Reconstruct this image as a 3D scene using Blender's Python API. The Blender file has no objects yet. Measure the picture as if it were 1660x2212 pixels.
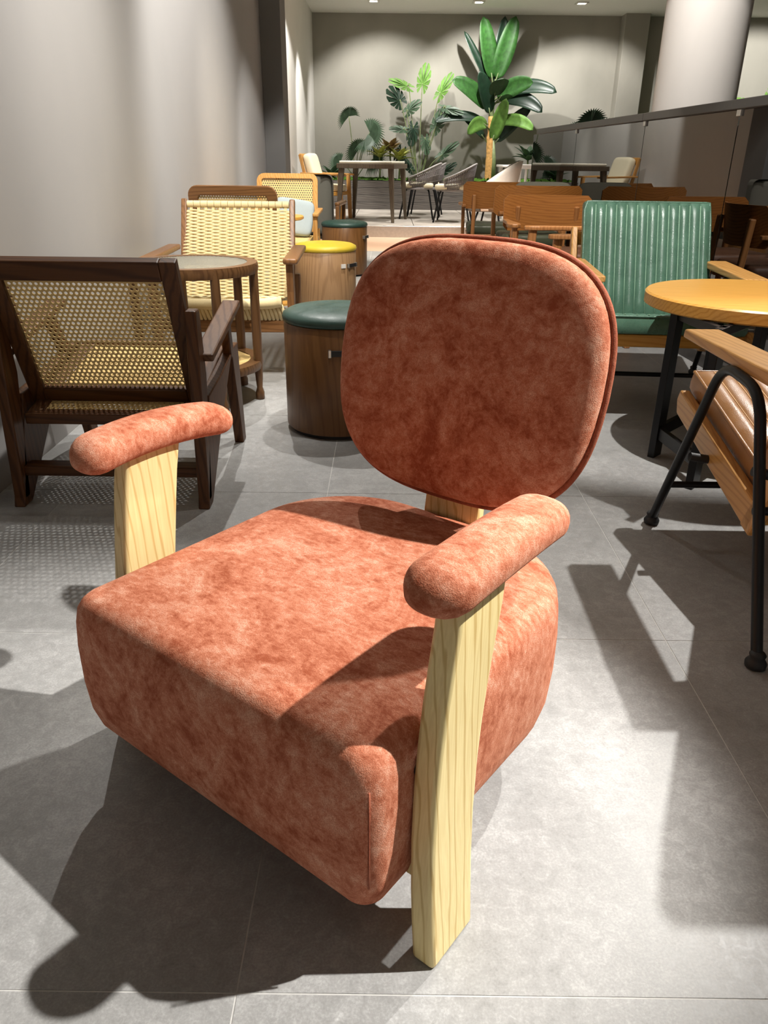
import bpy, math, random
from mathutils import Vector, Matrix, Euler
PI = math.pi
R = math.radians
scene = bpy.context.scene
COL = scene.collection

# ------------------------------------------------------------------ camera
cam_d = bpy.data.cameras.new('camera')
cam_d.sensor_fit = 'VERTICAL'
cam_d.sensor_height = 36.0
cam_d.lens = 36.0 * 1650 / 2212
cam_d.clip_start = 0.05
cam_d.clip_end = 100
cam = bpy.data.objects.new('camera', cam_d)
COL.objects.link(cam)
cam.matrix_world = (Matrix.Translation((0, 0, 1.0)) @ Matrix.Rotation(R(90 - 24.8), 4, 'X')
                    @ Matrix.Rotation(R(0.7), 4, 'Z'))
scene.camera = cam

# ------------------------------------------------------------------ world, exposure
world = bpy.data.worlds.new('world')
scene.world = world
world.use_nodes = True
world.node_tree.nodes['Background'].inputs[0].default_value = (1.0, 0.97, 0.93, 1)
world.node_tree.nodes['Background'].inputs[1].default_value = 0.25
vs = scene.view_settings
vs.view_transform = 'Standard'
vs.look = 'None'
vs.exposure = 0.0
vs.gamma = 1.0
vs.use_curve_mapping = False

# ------------------------------------------------------------------ ceiling spotlights of the shop
CEIL = 3.42
def spot(loc, target, watts, cone=60, blend=0.35, radius=0.03, color=(1.0, 0.93, 0.83)):
    d = bpy.data.lights.new('spot_lamp', 'SPOT')
    d.energy = watts
    d.spot_size = R(cone)
    d.spot_blend = blend
    d.shadow_soft_size = radius
    d.color = color
    o = bpy.data.objects.new('spot_lamp', d)
    COL.objects.link(o)
    o.location = loc
    o.rotation_euler = (Vector(target) - Vector(loc)).to_track_quat('-Z', 'Y').to_euler()
    return o
WH = (1.0, 0.975, 0.93)
# over the rust armchair
spot((2.40, 1.15, 3.36), (-0.14, 1.05, 0.30), 1450, 25, 0.6, 0.03, WH)
spot((2.46, 3.75, 3.36), (0.75, 0.85, 0.10), 820, 42, 0.7, 0.03, WH)
# over the left row
spot((-0.75, 4.60, 3.36), (-0.80, 2.40, 0.3), 340, 50, 1.0, 0.02, WH)
spot((-0.30, 2.20, 3.36), (-0.75, 4.05, 0.5), 440, 50, 1.0, 0.03, (1.0, 0.95, 0.86))
spot((0.10, 3.90, 3.36), (-0.30, 3.10, 0.0), 250, 48, 1.0, 0.03, WH)
spot((-0.10, 5.00, 3.36), (-0.70, 6.60, 0.6), 430, 48, 0.9, 0.03, (1.0, 0.92, 0.78))
spot((-0.20, 6.60, 3.36), (-0.55, 8.00, 0.4), 300, 50, 0.4, 0.03, WH)
# wall washers on the left wall
spot((0.15, 2.60, 3.36), (-1.25, 3.60, 1.3), 290, 80, 0.7, 0.06, WH)
spot((0.15, 4.90, 3.36), (-1.25, 5.70, 1.3), 430, 70, 0.6, 0.06, WH)
# over the right row
spot((1.00, 2.20, 3.36), (1.25, 3.55, 0.5), 560, 50, 0.3, 0.02, WH)
spot((0.90, 4.40, 3.36), (1.10, 6.00, 0.6), 380, 50, 0.5, 0.03, (1.0, 0.92, 0.78))
spot((1.00, 7.60, 3.36), (0.60, 9.90, 0.0), 1500, 46, 0.5, 0.03, (1.0, 0.92, 0.82))
# unseen fill lamps added behind the camera for bounce light
spot((0.80, -1.50, 3.36), (0.70, -2.6, 0.0), 520, 96, 0.5, 0.05, WH)
spot((3.60, -0.60, 3.36), (4.20, -1.0, 0.0), 420, 96, 0.5, 0.05, WH)
# terrace corner and planting
spot((-0.28, 14.70, 3.38), (-0.10, 16.20, 1.3), 300, 96, 0.5, 0.03, WH)
spot((1.49, 14.70, 3.38), (1.80, 16.20, 1.6), 320, 96, 0.5, 0.03, WH)
spot((3.22, 14.70, 3.38), (3.60, 16.20, 1.2), 300, 96, 0.5, 0.03, WH)
spot((-0.60, 11.4, 3.38), (-1.42, 13.0, 0.6), 380, 64, 0.4, 0.03, WH)
spot((-0.60, 13.2, 3.38), (-1.42, 14.4, 0.6), 320, 50, 0.4, 0.03, WH)
spot((0.60, 11.6, 3.38), (0.50, 12.5, 0.3), 420, 80, 0.5, 0.03, WH)
spot((2.30, 12.4, 3.38), (2.20, 13.0, 0.3), 420, 90, 0.5, 0.03, WH)
spot((2.00, 6.60, 3.38), (2.85, 8.30, 1.2), 360, 50, 0.25, 0.04, WH)
spot((6.20, 14.0, 3.38), (6.80, 16.4, 1.6), 600, 70, 0.4, 0.04, WH)

# ------------------------------------------------------------------ materials
def lin(c):
    def f(v):
        v /= 255.0
        return v / 12.92 if v <= 0.04045 else ((v + 0.055) / 1.055) ** 2.4
    return (f(c[0]), f(c[1]), f(c[2]), 1.0)
MATS = {}
def base_mat(name, rough=0.5, spec=0.5, metallic=0.0):
    m = bpy.data.materials.new(name)
    m.use_nodes = True
    nt = m.node_tree
    b = nt.nodes['Principled BSDF']
    b.inputs['Roughness'].default_value = rough
    b.inputs['Metallic'].default_value = metallic
    b.inputs['Specular IOR Level'].default_value = spec
    MATS[name] = m
    return m, nt, b
def N(nt, typ, **kw):
    n = nt.nodes.new(typ)
    for k, v in kw.items():
        if k in n.inputs.keys():
            n.inputs[k].default_value = v
        else:
            setattr(n, k, v)
    return n
def coords(nt, scale=(1, 1, 1), space='Object', rot=(0, 0, 0)):
    tc = N(nt, 'ShaderNodeTexCoord')
    mp = N(nt, 'ShaderNodeMapping')
    mp.inputs['Scale'].default_value = scale
    mp.inputs['Rotation'].default_value = rot
    nt.links.new(tc.outputs[space], mp.inputs[0])
    return mp.outputs[0]
def ramp(nt, src, stops):
    r = N(nt, 'ShaderNodeValToRGB')
    el = r.color_ramp.elements
    while len(el) < len(stops):
        el.new(0.5)
    for e, (p, c) in zip(el, stops):
        e.position = p
        e.color = c
    nt.links.new(src, r.inputs[0])
    return r.outputs[0]
def mixc(nt, fac, a, b, mode='MIX'):
    m = N(nt, 'ShaderNodeMix', data_type='RGBA', blend_type=mode)
    for sock, v in ((m.inputs[0], fac), (m.inputs[6], a), (m.inputs[7], b)):
        if hasattr(v, 'is_linked') or hasattr(v, 'links'):
            nt.links.new(v, sock)
        else:
            sock.default_value = v
    return m.outputs[2]
def bump(nt, b, src, strength=0.3, dist=0.002):
    n = N(nt, 'ShaderNodeBump')
    n.inputs['Strength'].default_value = strength
    n.inputs['Distance'].default_value = dist
    nt.links.new(src, n.inputs['Height'])
    nt.links.new(n.outputs[0], b.inputs['Normal'])
def noise(nt, vec, scale, detail=4, rough=0.55, dist=0.0):
    n = N(nt, 'ShaderNodeTexNoise')
    n.inputs['Scale'].default_value = scale
    n.inputs['Detail'].default_value = detail
    n.inputs['Roughness'].default_value = rough
    n.inputs['Distortion'].default_value = dist
    nt.links.new(vec, n.inputs['Vector'])
    return n.outputs['Fac']

def wood(name, c_dark, c_light, axis='z', rough=0.42, freq=26.0, contrast=1.0, spec=0.4):
    m, nt, b = base_mat(name, rough, spec)
    s = {'x': (0.07, 1, 1), 'y': (1, 0.07, 1), 'z': (1, 1, 0.07)}[axis]
    v = coords(nt, s)
    warp = noise(nt, v, 5.0, 2)
    w = N(nt, 'ShaderNodeTexWave', wave_type='BANDS', bands_direction='DIAGONAL')
    w.inputs['Scale'].default_value = freq
    w.inputs['Distortion'].default_value = 5.0
    w.inputs['Detail'].default_value = 2.0
    w.inputs['Detail Scale'].default_value = 1.2
    nt.links.new(v, w.inputs['Vector'])
    g = ramp(nt, w.outputs['Fac'], [(0.0, c_dark), (0.35 * contrast + 0.1, c_light), (1.0, c_light)])
    fine = noise(nt, coords(nt, {'x': (0.03, 1, 1), 'y': (1, 0.03, 1), 'z': (1, 1, 0.03)}[axis]), 260, 3)
    c = mixc(nt, ramp(nt, fine, [(0.35, (0.35, 0.35, 0.35, 1)), (0.7, (0, 0, 0, 1))]), g, c_dark)
    c2 = mixc(nt, ramp(nt, warp, [(0.3, (0.25, 0.25, 0.25, 1)), (0.7, (0, 0, 0, 1))]), c, c_dark)
    nt.links.new(c2, b.inputs['Base Color'])
    bump(nt, b, fine, 0.12, 0.001)
    return m
def plain(name, col, rough=0.5, spec=0.5, metallic=0.0, var=0.08, scale=30):
    m, nt, b = base_mat(name, rough, spec, metallic)
    n = noise(nt, coords(nt), scale, 5)
    d = tuple(max(0, x * (1 - var)) for x in col[:3]) + (1,)
    l = tuple(min(1, x * (1 + var)) for x in col[:3]) + (1,)
    nt.links.new(ramp(nt, n, [(0.3, d), (0.7, l)]), b.inputs['Base Color'])
    return m
def leather(name, col, rough=0.32, dark=0.55):
    m, nt, b = base_mat(name, rough, 0.5)
    v = coords(nt)
    n = noise(nt, v, 7, 5, 0.6, 0.4)
    d = tuple(x * dark for x in col[:3]) + (1,)
    nt.links.new(ramp(nt, n, [(0.25, d), (0.62, col)]), b.inputs['Base Color'])
    r = noise(nt, v, 18, 4)
    rr_ = ramp(nt, r, [(0.3, (rough * 0.75,) * 3 + (1,)), (0.75, (rough * 1.5,) * 3 + (1,))])
    nt.links.new(rr_, b.inputs['Roughness'])
    vo = N(nt, 'ShaderNodeTexVoronoi')
    vo.inputs['Scale'].default_value = 420
    nt.links.new(v, vo.inputs['Vector'])
    bump(nt, b, mixc(nt, 0.5, vo.outputs['Distance'], noise(nt, v, 24, 4)), 0.22, 0.003)
    return m
def velvet(name, c_dark, c_mid, c_light):
    m, nt, b = base_mat(name, 0.85, 0.15)
    v = coords(nt)
    big = noise(nt, v, 9.0, 9, 0.72, 0.9)
    mid = noise(nt, coords(nt, (1.0, 1.8, 1.0)), 55, 6, 0.75, 0.4)
    s = mixc(nt, 0.45, big, mid)
    c = ramp(nt, s, [(0.40, c_dark), (0.50, c_mid), (0.62, c_light)])
    fine = noise(nt, v, 620, 2, 0.6)
    c2 = mixc(nt, ramp(nt, fine, [(0.35, (0.55, 0.55, 0.55, 1)), (0.6, (0, 0, 0, 1))]), c, c_dark)
    nt.links.new(c2, b.inputs['Base Color'])
    b.inputs['Sheen Weight'].default_value = 0.22
    b.inputs['Sheen Roughness'].default_value = 0.4
    b.inputs['Sheen Tint'].default_value = lin((240, 170, 135))
    bump(nt, b, fine, 0.55, 0.0015)
    return m
def fabric(name, col, scale=500, var=0.2):
    m, nt, b = base_mat(name, 0.9, 0.1)
    v = coords(nt)
    n = noise(nt, v, scale, 2)
    d = tuple(x * (1 - var) for x in col[:3]) + (1,)
    nt.links.new(ramp(nt, n, [(0.3, d), (0.7, col)]), b.inputs['Base Color'])
    bump(nt, b, n, 0.3, 0.001)
    return m
def glassy(name, tint, rough=0.02, gloss=1.0, ior=1.5):
    m = bpy.data.materials.new(name)
    m.use_nodes = True
    nt = m.node_tree
    nt.nodes.clear()
    out = N(nt, 'ShaderNodeOutputMaterial')
    tr = N(nt, 'ShaderNodeBsdfTransparent')
    tr.inputs[0].default_value = tint
    gl = N(nt, 'ShaderNodeBsdfGlossy')
    gl.inputs['Roughness'].default_value = rough
    gl.inputs['Color'].default_value = (gloss, gloss, gloss, 1)
    fr = N(nt, 'ShaderNodeFresnel')
    fr.inputs[0].default_value = ior
    mx = N(nt, 'ShaderNodeMixShader')
    nt.links.new(fr.outputs[0], mx.inputs[0])
    nt.links.new(tr.outputs[0], mx.inputs[1])
    nt.links.new(gl.outputs[0], mx.inputs[2])
    nt.links.new(mx.outputs[0], out.inputs[0])
    MATS[name] = m
    return m
def emit(name, col, s):
    m = bpy.data.materials.new(name)
    m.use_nodes = True
    b = m.node_tree.nodes['Principled BSDF']
    b.inputs['Base Color'].default_value = col
    b.inputs['Emission Color'].default_value = col
    b.inputs['Emission Strength'].default_value = s
    MATS[name] = m
    return m

M_RUST = velvet('rust_velvet', lin((146, 74, 48)), lin((190, 121, 93)), lin((220, 168, 142)))
M_PIPE = velvet('rust_piping', lin((128, 66, 46)), lin((150, 84, 62)), lin((172, 104, 80)))
M_ASH = wood('pale_ash', lin((196, 168, 108)), lin((230, 212, 156)), 'z', 0.45, 34, 0.2)
M_WAL = wood('dark_walnut', lin((66, 38, 18)), lin((94, 60, 32)), 'z', 0.42, 24, 1.0, 0.25)
M_WALX = wood('dark_walnut_x', lin((66, 38, 18)), lin((92, 58, 30)), 'x', 0.42, 24, 1.0, 0.25)
M_WALY = wood('dark_walnut_y', lin((74, 46, 26)), lin((102, 72, 48)), 'y', 0.42, 24, 1.0, 0.25)
M_TEAK = wood('brown_teak', lin((112, 76, 44)), lin((140, 98, 60)), 'z', 0.35, 24)
M_TEAKX = wood('brown_teak_x', lin((112, 76, 44)), lin((140, 98, 60)), 'x', 0.35, 24)
M_TEAKD = wood('dark_teak', lin((84, 56, 32)), lin((112, 80, 50)), 'z', 0.36, 24)
M_OAK = wood('honey_oak', lin((176, 126, 66)), lin((204, 154, 90)), 'y', 0.36, 30)
M_OAKX = wood('honey_oak_x', lin((196, 140, 62)), lin((218, 164, 82)), 'x', 0.33, 30)
M_OAKZ = wood('honey_oak_z', lin((176, 126, 66)), lin((204, 154, 90)), 'z', 0.36, 30)
M_PLY = wood('plywood_brown', lin((146, 92, 44)), lin((172, 114, 58)), 'x', 0.36, 30)
M_PLYZ = wood('plywood_brown_z', lin((150, 98, 54)), lin((178, 124, 76)), 'z', 0.4, 30)
M_STOOL = wood('walnut_veneer', lin((98, 64, 32)), lin((116, 80, 44)), 'z', 0.4, 26)
M_STOOL2 = wood('oak_veneer', lin((146, 112, 78)), lin((168, 132, 94)), 'z', 0.4, 30)
M_GREYW = wood('grey_brown_wood', lin((70, 60, 48)), lin((100, 88, 72)), 'z', 0.5, 26)
M_CANE = fabric('cane', lin((222, 192, 132)), 300, 0.2)
M_CORD = fabric('paper_cord', lin((236, 216, 168)), 380, 0.16)
M_BLACK = plain('black_steel', (0.006, 0.006, 0.007, 1), 0.38, 0.3, 0.0, 0.1)
M_RUBBER = plain('black_rubber', (0.01, 0.01, 0.011, 1), 0.6)
M_CHROME = plain('brushed_steel', (0.55, 0.53, 0.5, 1), 0.28, 0.5, 1.0)
M_TAN = leather('tan_leather', lin((164, 116, 68)), 0.34, 0.78)
M_GREEN = leather('green_leather', lin((80, 114, 95)), 0.27, 0.66)
M_DGREEN = leather('dark_green_leather', lin((40, 66, 58)), 0.4, 0.85)
M_YELLOW = leather('yellow_leather', lin((216, 186, 52)), 0.4, 0.88)
M_OLIVE = leather('olive_leather', lin((78, 84, 66)), 0.42, 0.8)
M_BROWNL = leather('brown_leather', lin((92, 62, 46)), 0.4, 0.8)
M_STITCH_T = plain('tan_stitch', lin((222, 180, 130)), 0.7)
M_STITCH_G = plain('green_stitch', lin((140, 172, 146)), 0.6)
M_CREAM = fabric('cream_cushion', lin((232, 222, 192)), 300, 0.1)
M_BLUE = fabric('pale_blue_cushion', lin((168, 180, 184)), 300, 0.1)
M_GREYF = fabric('grey_upholstery', lin((112, 110, 102)), 300, 0.15)
M_ROPE = fabric('grey_rope', lin((128, 122, 120)), 400, 0.25)
M_ROPEF = plain('grey_frame', lin((150, 145, 142)), 0.5)
M_WHITE = plain('white_shell', lin((224, 218, 210)), 0.45, 0.5, 0, 0.02)
M_DGREY = plain('dark_grey_plastic', lin((66, 62, 58)), 0.5)
M_TAUPE = fabric('taupe_fabric', lin((120, 108, 88)), 300, 0.12)
M_STONE = plain('cream_stone', lin((232, 226, 206)), 0.35, 0.5, 0, 0.03)
M_GLASS = glassy('smoked_glass', (0.36, 0.36, 0.35, 1), 0.01, 0.26, 1.45)
M_CLEAR = plain('reeded_glass', lin((150, 146, 132)), 0.14, 0.6, 0, 0.02)
M_CLEAR.node_tree.nodes['Principled BSDF'].inputs['Alpha'].default_value = 0.5
M_BOTTLE = glassy('clear_bottle', (0.9, 0.92, 0.92, 1), 0.03, 1.0, 1.4)
M_RAIL = plain('charcoal_rail', lin((66, 64, 62)), 0.42, 0.5, 0.0, 0.05)
M_SCREEN = plain('black_screen', (0.006, 0.007, 0.010, 1), 0.2)
M_LAMP = emit('lamp_lens', (1.0, 0.95, 0.85, 1), 14)
M_LAMPR = plain('lamp_ring', lin((210, 206, 198)), 0.4)
M_LEAF = plain('leaf_green', lin((44, 84, 34)), 0.5, 0.35, 0, 0.35, 14)
M_LEAF_L = plain('leaf_light', lin((96, 134, 60)), 0.5, 0.35, 0, 0.25, 14)
M_LEAF_D = plain('leaf_dark', lin((26, 48, 33)), 0.4, 0.5, 0, 0.3, 14)
M_LEAF_G = plain('leaf_greygreen', lin((62, 84, 62)), 0.45, 0.5, 0, 0.25, 14)
M_BROM = plain('bromeliad_leaf', lin((150, 152, 74)), 0.42, 0.5, 0, 0.35, 20)
M_BROMR = plain('bromeliad_red', lin((116, 92, 58)), 0.42, 0.5, 0, 0.35, 20)
M_STEM = plain('green_stem', lin((118, 130, 88)), 0.5, 0.5, 0, 0.2, 20)
M_TRUNK = plain('straw_trunk', lin((186, 142, 84)), 0.7, 0.3, 0, 0.3, 26)
M_MOSS = plain('moss', lin((62, 92, 32)), 0.9, 0.1, 0, 0.5, 40)

def wall_mat(name, c0, c1, stretch=(1.0, 0.6, 0.45), sc=1.0):
    m, nt, b = base_mat(name, 0.75, 0.25)
    v = coords(nt, stretch)
    n = noise(nt, v, sc, 6, 0.55, 0.5)
    nt.links.new(ramp(nt, n, [(0.34, c0), (0.66, c1)]), b.inputs['Base Color'])
    bump(nt, b, noise(nt, coords(nt), 60, 4), 0.04, 0.003)
    return m
M_WALL = wall_mat('plaster_grey', lin((166, 163, 161)), lin((175, 172, 169)))
M_WALLB = wall_mat('plaster_taupe', lin((148, 145, 135)), lin((160, 156, 146)))
M_WALLW = wall_mat('plaster_white', lin((205, 202, 196)), lin((216, 212, 206)))
M_PIER = wall_mat('pier_dark_grey', lin((122, 120, 118)), lin((130, 128, 125)))
M_CEIL = plain('ceiling_white', lin((232, 230, 224)), 0.8, 0.2, 0, 0.02)
M_COLUMN = wall_mat('column_plaster', lin((196, 190, 184)), lin((206, 200, 194)))
M_GROUT = plain('grout', lin((186, 184, 180)), 0.9, 0.1, 0, 0.1, 60)
M_PLANTER = wood('planter_grey', lin((74, 68, 64)), lin((104, 98, 92)), 'x', 0.5, 20)
M_FLOORW = wood('warm_floor', lin((200, 160, 132)), lin((222, 188, 160)), 'x', 0.35, 8)
M_PATIO = wall_mat('patio_stone', lin((146, 138, 130)), lin((170, 162, 152)), (1, 1, 1), 3)
def tile_mat():
    m, nt, b = base_mat('concrete_tile', 0.42, 0.35)
    v = coords(nt, (1, 1, 1), 'Generated')
    g = N(nt, 'ShaderNodeNewGeometry')
    p = g.outputs['Position']
    a = noise(nt, p, 3.0, 8, 0.65, 0.5)
    c = noise(nt, p, 42, 8, 0.75, 0.8)
    f = noise(nt, p, 260, 3, 0.6)
    s = mixc(nt, 0.5, a, c)
    s2 = mixc(nt, 0.25, s, f)
    col = ramp(nt, s2, [(0.36, lin((124, 123, 121))), (0.5, lin((146, 145, 143))), (0.64, lin((174, 173, 171)))])
    nt.links.new(col, b.inputs['Base Color'])
    nt.links.new(ramp(nt, c, [(0.3, (0.34,) * 3 + (1,)), (0.7, (0.55,) * 3 + (1,))]), b.inputs['Roughness'])
    bump(nt, b, c, 0.05, 0.001)
    return m
M_TILE = tile_mat()

# ------------------------------------------------------------------ mesh helpers
class MB:
    def __init__(s):
        s.v = []
        s.f = []
    def add(s, vs_, fs):
        o = len(s.v)
        s.v += [tuple(p) for p in vs_]
        s.f += [tuple(i + o for i in f) for f in fs]
        return s
    def box(s, c, d, M=None):
        c = Vector(c)
        hx, hy, hz = d[0] / 2, d[1] / 2, d[2] / 2
        vs_ = [Vector((x, y, z)) for x in (-hx, hx) for y in (-hy, hy) for z in (-hz, hz)]
        if M is not None:
            vs_ = [M @ p for p in vs_]
        vs_ = [p + c for p in vs_]
        return s.add(vs_, [(0, 1, 3, 2), (4, 6, 7, 5), (0, 4, 5, 1), (2, 3, 7, 6), (0, 2, 6, 4), (1, 5, 7, 3)])
    def beam(s, p0, p1, w, d, up=(0, 0, 1), w1=None, d1=None):
        p0, p1 = Vector(p0), Vector(p1)
        t = (p1 - p0).normalized()
        u = Vector(up)
        u = (u - t * u.dot(t)).normalized()
        r = t.cross(u)
        w1 = w if w1 is None else w1
        d1 = d if d1 is None else d1
        vs_ = []
        for p, a, b in ((p0, w, d), (p1, w1, d1)):
            for i, j in ((-1, -1), (1, -1), (1, 1), (-1, 1)):
                vs_.append(p + r * (i * a / 2) + u * (j * b / 2))
        return s.add(vs_, [(3, 2, 1, 0), (4, 5, 6, 7), (0, 1, 5, 4), (1, 2, 6, 5), (2, 3, 7, 6), (3, 0, 4, 7)])
    def prism(s, pts, t0, t1, axis='x'):
        n = len(pts)
        def P(a, b, t):
            return {'x': (t, a, b), 'y': (a, t, b), 'z': (a, b, t)}[axis]
        vs_ = [P(a, b, t0) for a, b in pts] + [P(a, b, t1) for a, b in pts]
        fs = [tuple(range(n))[::-1], tuple(range(n, 2 * n))]
        fs += [(i, (i + 1) % n, n + (i + 1) % n, n + i) for i in range(n)]
        return s.add(vs_, fs)
    def loft(s, rings, cap=True, closed=True):
        n = len(rings[0])
        vs_ = [p for r in rings for p in r]
        fs = []
        m = n if closed else n - 1
        for k in range(len(rings) - 1):
            for i in range(m):
                j = (i + 1) % n
                fs.append((k * n + i, k * n + j, (k + 1) * n + j, (k + 1) * n + i))
        if cap:
            fs.append(tuple(range(n))[::-1])
            fs.append(tuple(range((len(rings) - 1) * n, len(rings) * n)))
        return s.add(vs_, fs)
    def tube(s, path, r, seg=10, closed=False, cap=True, flat=1.0):
        P = [Vector(p) for p in path]
        n = len(P)
        rad = r if isinstance(r, (list, tuple)) else [r] * n
        T = []
        for i in range(n):
            if closed:
                t = P[(i + 1) % n] - P[i - 1]
            else:
                t = P[min(i + 1, n - 1)] - P[max(i - 1, 0)]
            T.append(t.normalized())
        ref = Vector((0, 0, 1)) if abs(T[0].z) < 0.9 else Vector((1, 0, 0))
        u = (ref - T[0] * ref.dot(T[0])).normalized()
        rings = []
        for i in range(n):
            u = (u - T[i] * u.dot(T[i])).normalized()
            w = T[i].cross(u)
            rings.append([P[i] + (u * math.cos(2 * PI * k / seg) * flat + w * math.sin(2 * PI * k / seg)) * rad[i] for k in range(seg)])
        if closed:
            rings.append(rings[0])
            return s.loft(rings, cap=False)
        return s.loft(rings, cap=cap)
    def lathe(s, prof, seg=32, c=(0, 0, 0)):
        rings = [[(c[0] + r * math.cos(2 * PI * k / seg), c[1] + r * math.sin(2 * PI * k / seg), c[2] + z) for k in range(seg)] for r, z in prof]
        return s.loft(rings)
    def sheet(s, rows, thick=0.0):
        n = len(rows[0])
        vs_ = [p for r in rows for p in r]
        fs = [(k * n + i, k * n + i + 1, (k + 1) * n + i + 1, (k + 1) * n + i) for k in range(len(rows) - 1) for i in range(n - 1)]
        return s.add(vs_, fs)
    def build(s, name, mat, parent=None, smooth=False, bevel=0.0, solid=0.0, sub=0, label=None, seg=2, angle=None):
        me = bpy.data.meshes.new(name)
        me.from_pydata([tuple(p) for p in s.v], [], s.f)
        me.update()
        me.materials.append(mat)
        o = bpy.data.objects.new(name, me)
        COL.objects.link(o)
        if parent is not None:
            o.parent = parent
        if smooth:
            for p in me.polygons:
                p.use_smooth = True
            if angle:
                me.set_sharp_from_angle(angle=R(angle))
        if solid:
            md = o.modifiers.new('solid', 'SOLIDIFY')
            md.thickness = solid
            md.offset = 0
        if bevel:
            md = o.modifiers.new('bevel', 'BEVEL')
            md.width = bevel
            md.segments = seg
            md.limit_method = 'ANGLE'
            md.angle_limit = R(40)
            md.harden_normals = False
        if sub:
            md = o.modifiers.new('sub', 'SUBSURF')
            md.levels = sub
            md.render_levels = sub
        if label:
            o['label'] = label
        return o
def tag(o, label, cat=None, group=None, kind=None):
    o['label'] = label
    if cat:
        o['category'] = cat
    if group:
        o['group'] = group
    if kind:
        o['kind'] = kind
    return o
def thing(name, label, cat, loc=(0, 0, 0), rz=0.0, group=None):
    o = bpy.data.objects.new(name, None)
    o.empty_display_size = 0.1
    COL.objects.link(o)
    o.location = loc
    o.rotation_euler = (0, 0, rz)
    return tag(o, label, cat, group)
def dup(root, loc, rz, label, skip=()):
    r = root.copy()
    COL.objects.link(r)
    r.location = loc
    r.rotation_euler = (0, 0, rz)
    r['label'] = label
    for ch in list(root.children):
        c = ch.copy()
        COL.objects.link(c)
        c.parent = r
        for g in list(ch.children):
            d = g.copy()
            COL.objects.link(d)
            d.parent = c
    return r
def rrect(x0, x1, y0, y1, rf, rb, n=8):
    """rounded rectangle outline, radius rf at the y0 corners, rb at the y1 corners, counter-clockwise"""
    pts = []
    for cx, cy, r, a in ((x1 - rb, y1 - rb, rb, 0), (x0 + rb, y1 - rb, rb, 90), (x0 + rf, y0 + rf, rf, 180), (x1 - rf, y0 + rf, rf, 270)):
        for k in range(n + 1):
            t = R(a + 90 * k / n)
            pts.append((cx + r * math.cos(t), cy + r * math.sin(t)))
    return pts
def smoothpath(pts, n=8, closed=False):
    P = [Vector(p) for p in pts]
    out = []
    m = len(P)
    rng = range(m if closed else m - 1)
    for i in rng:
        p0 = P[(i - 1) % m] if (closed or i > 0) else P[0] * 2 - P[1]
        p1 = P[i]
        p2 = P[(i + 1) % m]
        p3 = P[(i + 2) % m] if (closed or i + 2 < m) else P[m - 1] * 2 - P[m - 2]
        for k in range(n):
            t = k / n
            out.append(0.5 * ((2 * p1) + (p2 - p0) * t + (2 * p0 - 5 * p1 + 4 * p2 - p3) * t * t + (3 * p1 - p0 - 3 * p2 + p3) * t ** 3))
    if not closed:
        out.append(P[-1])
    return out
def fillet(pts, r, n=6):
    P = [Vector(p) for p in pts]
    out = [P[0]]
    for i in range(1, len(P) - 1):
        a = (P[i - 1] - P[i])
        b = (P[i + 1] - P[i])
        d = min(r, a.length * 0.45, b.length * 0.45)
        A = P[i] + a.normalized() * d
        B = P[i] + b.normalized() * d
        for k in range(n + 1):
            t = k / n
            out.append(A * (1 - t) ** 2 + P[i] * 2 * t * (1 - t) + B * t * t)
    out.append(P[-1])
    return out
def cane_sheet(mb, o, ux, uy, w, h, p, q, hr):
    """woven cane: cells p wide, q high, alternate rows shifted, an eight-sided hole in each"""
    o, ux, uy = Vector(o), Vector(ux).normalized(), Vector(uy).normalized()
    nr = max(1, int(round(h / q)))
    q = h / nr
    nc = max(1, int(round(w / p)))
    p = w / nc
    def rect(x0, x1, y0, y1):
        mb.add([o + ux * x + uy * y for x, y in ((x0, y0), (x1, y0), (x1, y1), (x0, y1))], [(0, 1, 2, 3)])
    for j in range(nr):
        y0, y1 = j * q, (j + 1) * q
        cy = (y0 + y1) / 2
        off = 0.0 if j % 2 == 0 else p / 2
        if off:
            rect(0, off, y0, y1)
            rect(w - p + off, w, y0, y1)
        for i in range(nc if not off else nc - 1):
            x0 = off + i * p
            x1 = x0 + p
            cx = (x0 + x1) / 2
            outer = [(x1, cy), (x1, y1), (cx, y1), (x0, y1), (x0, cy), (x0, y0), (cx, y0), (x1, y0)]
            hole = [(cx + hr * p * math.cos(k * PI / 4), cy + hr * p * math.sin(k * PI / 4)) for k in range(8)]
            vs_ = [o + ux * a + uy * b for a, b in outer + hole]
            mb.add(vs_, [(k, (k + 1) % 8, 8 + (k + 1) % 8, 8 + k) for k in range(8)])
    return mb
def cushion(hx, hy, hz, n=14, puff=0.35, e=0.28):
    """pillow-like box, centre at the origin"""
    rings = []
    for i in range(n + 1):
        a = -PI / 2 + PI * i / n
        zz = math.copysign(abs(math.sin(a)) ** 0.6, math.sin(a)) * hz
        k = max(0.0, math.cos(a)) ** e
        ring = []
        for j in range(40):
            t = 2 * PI * j / 40
            c, s_ = math.cos(t), math.sin(t)
            x = math.copysign(abs(c) ** 0.32, c)
            y = math.copysign(abs(s_) ** 0.32, s_)
            ring.append((x * hx * k, y * hy * k, zz))
        rings.append(ring)
    return rings
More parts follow.
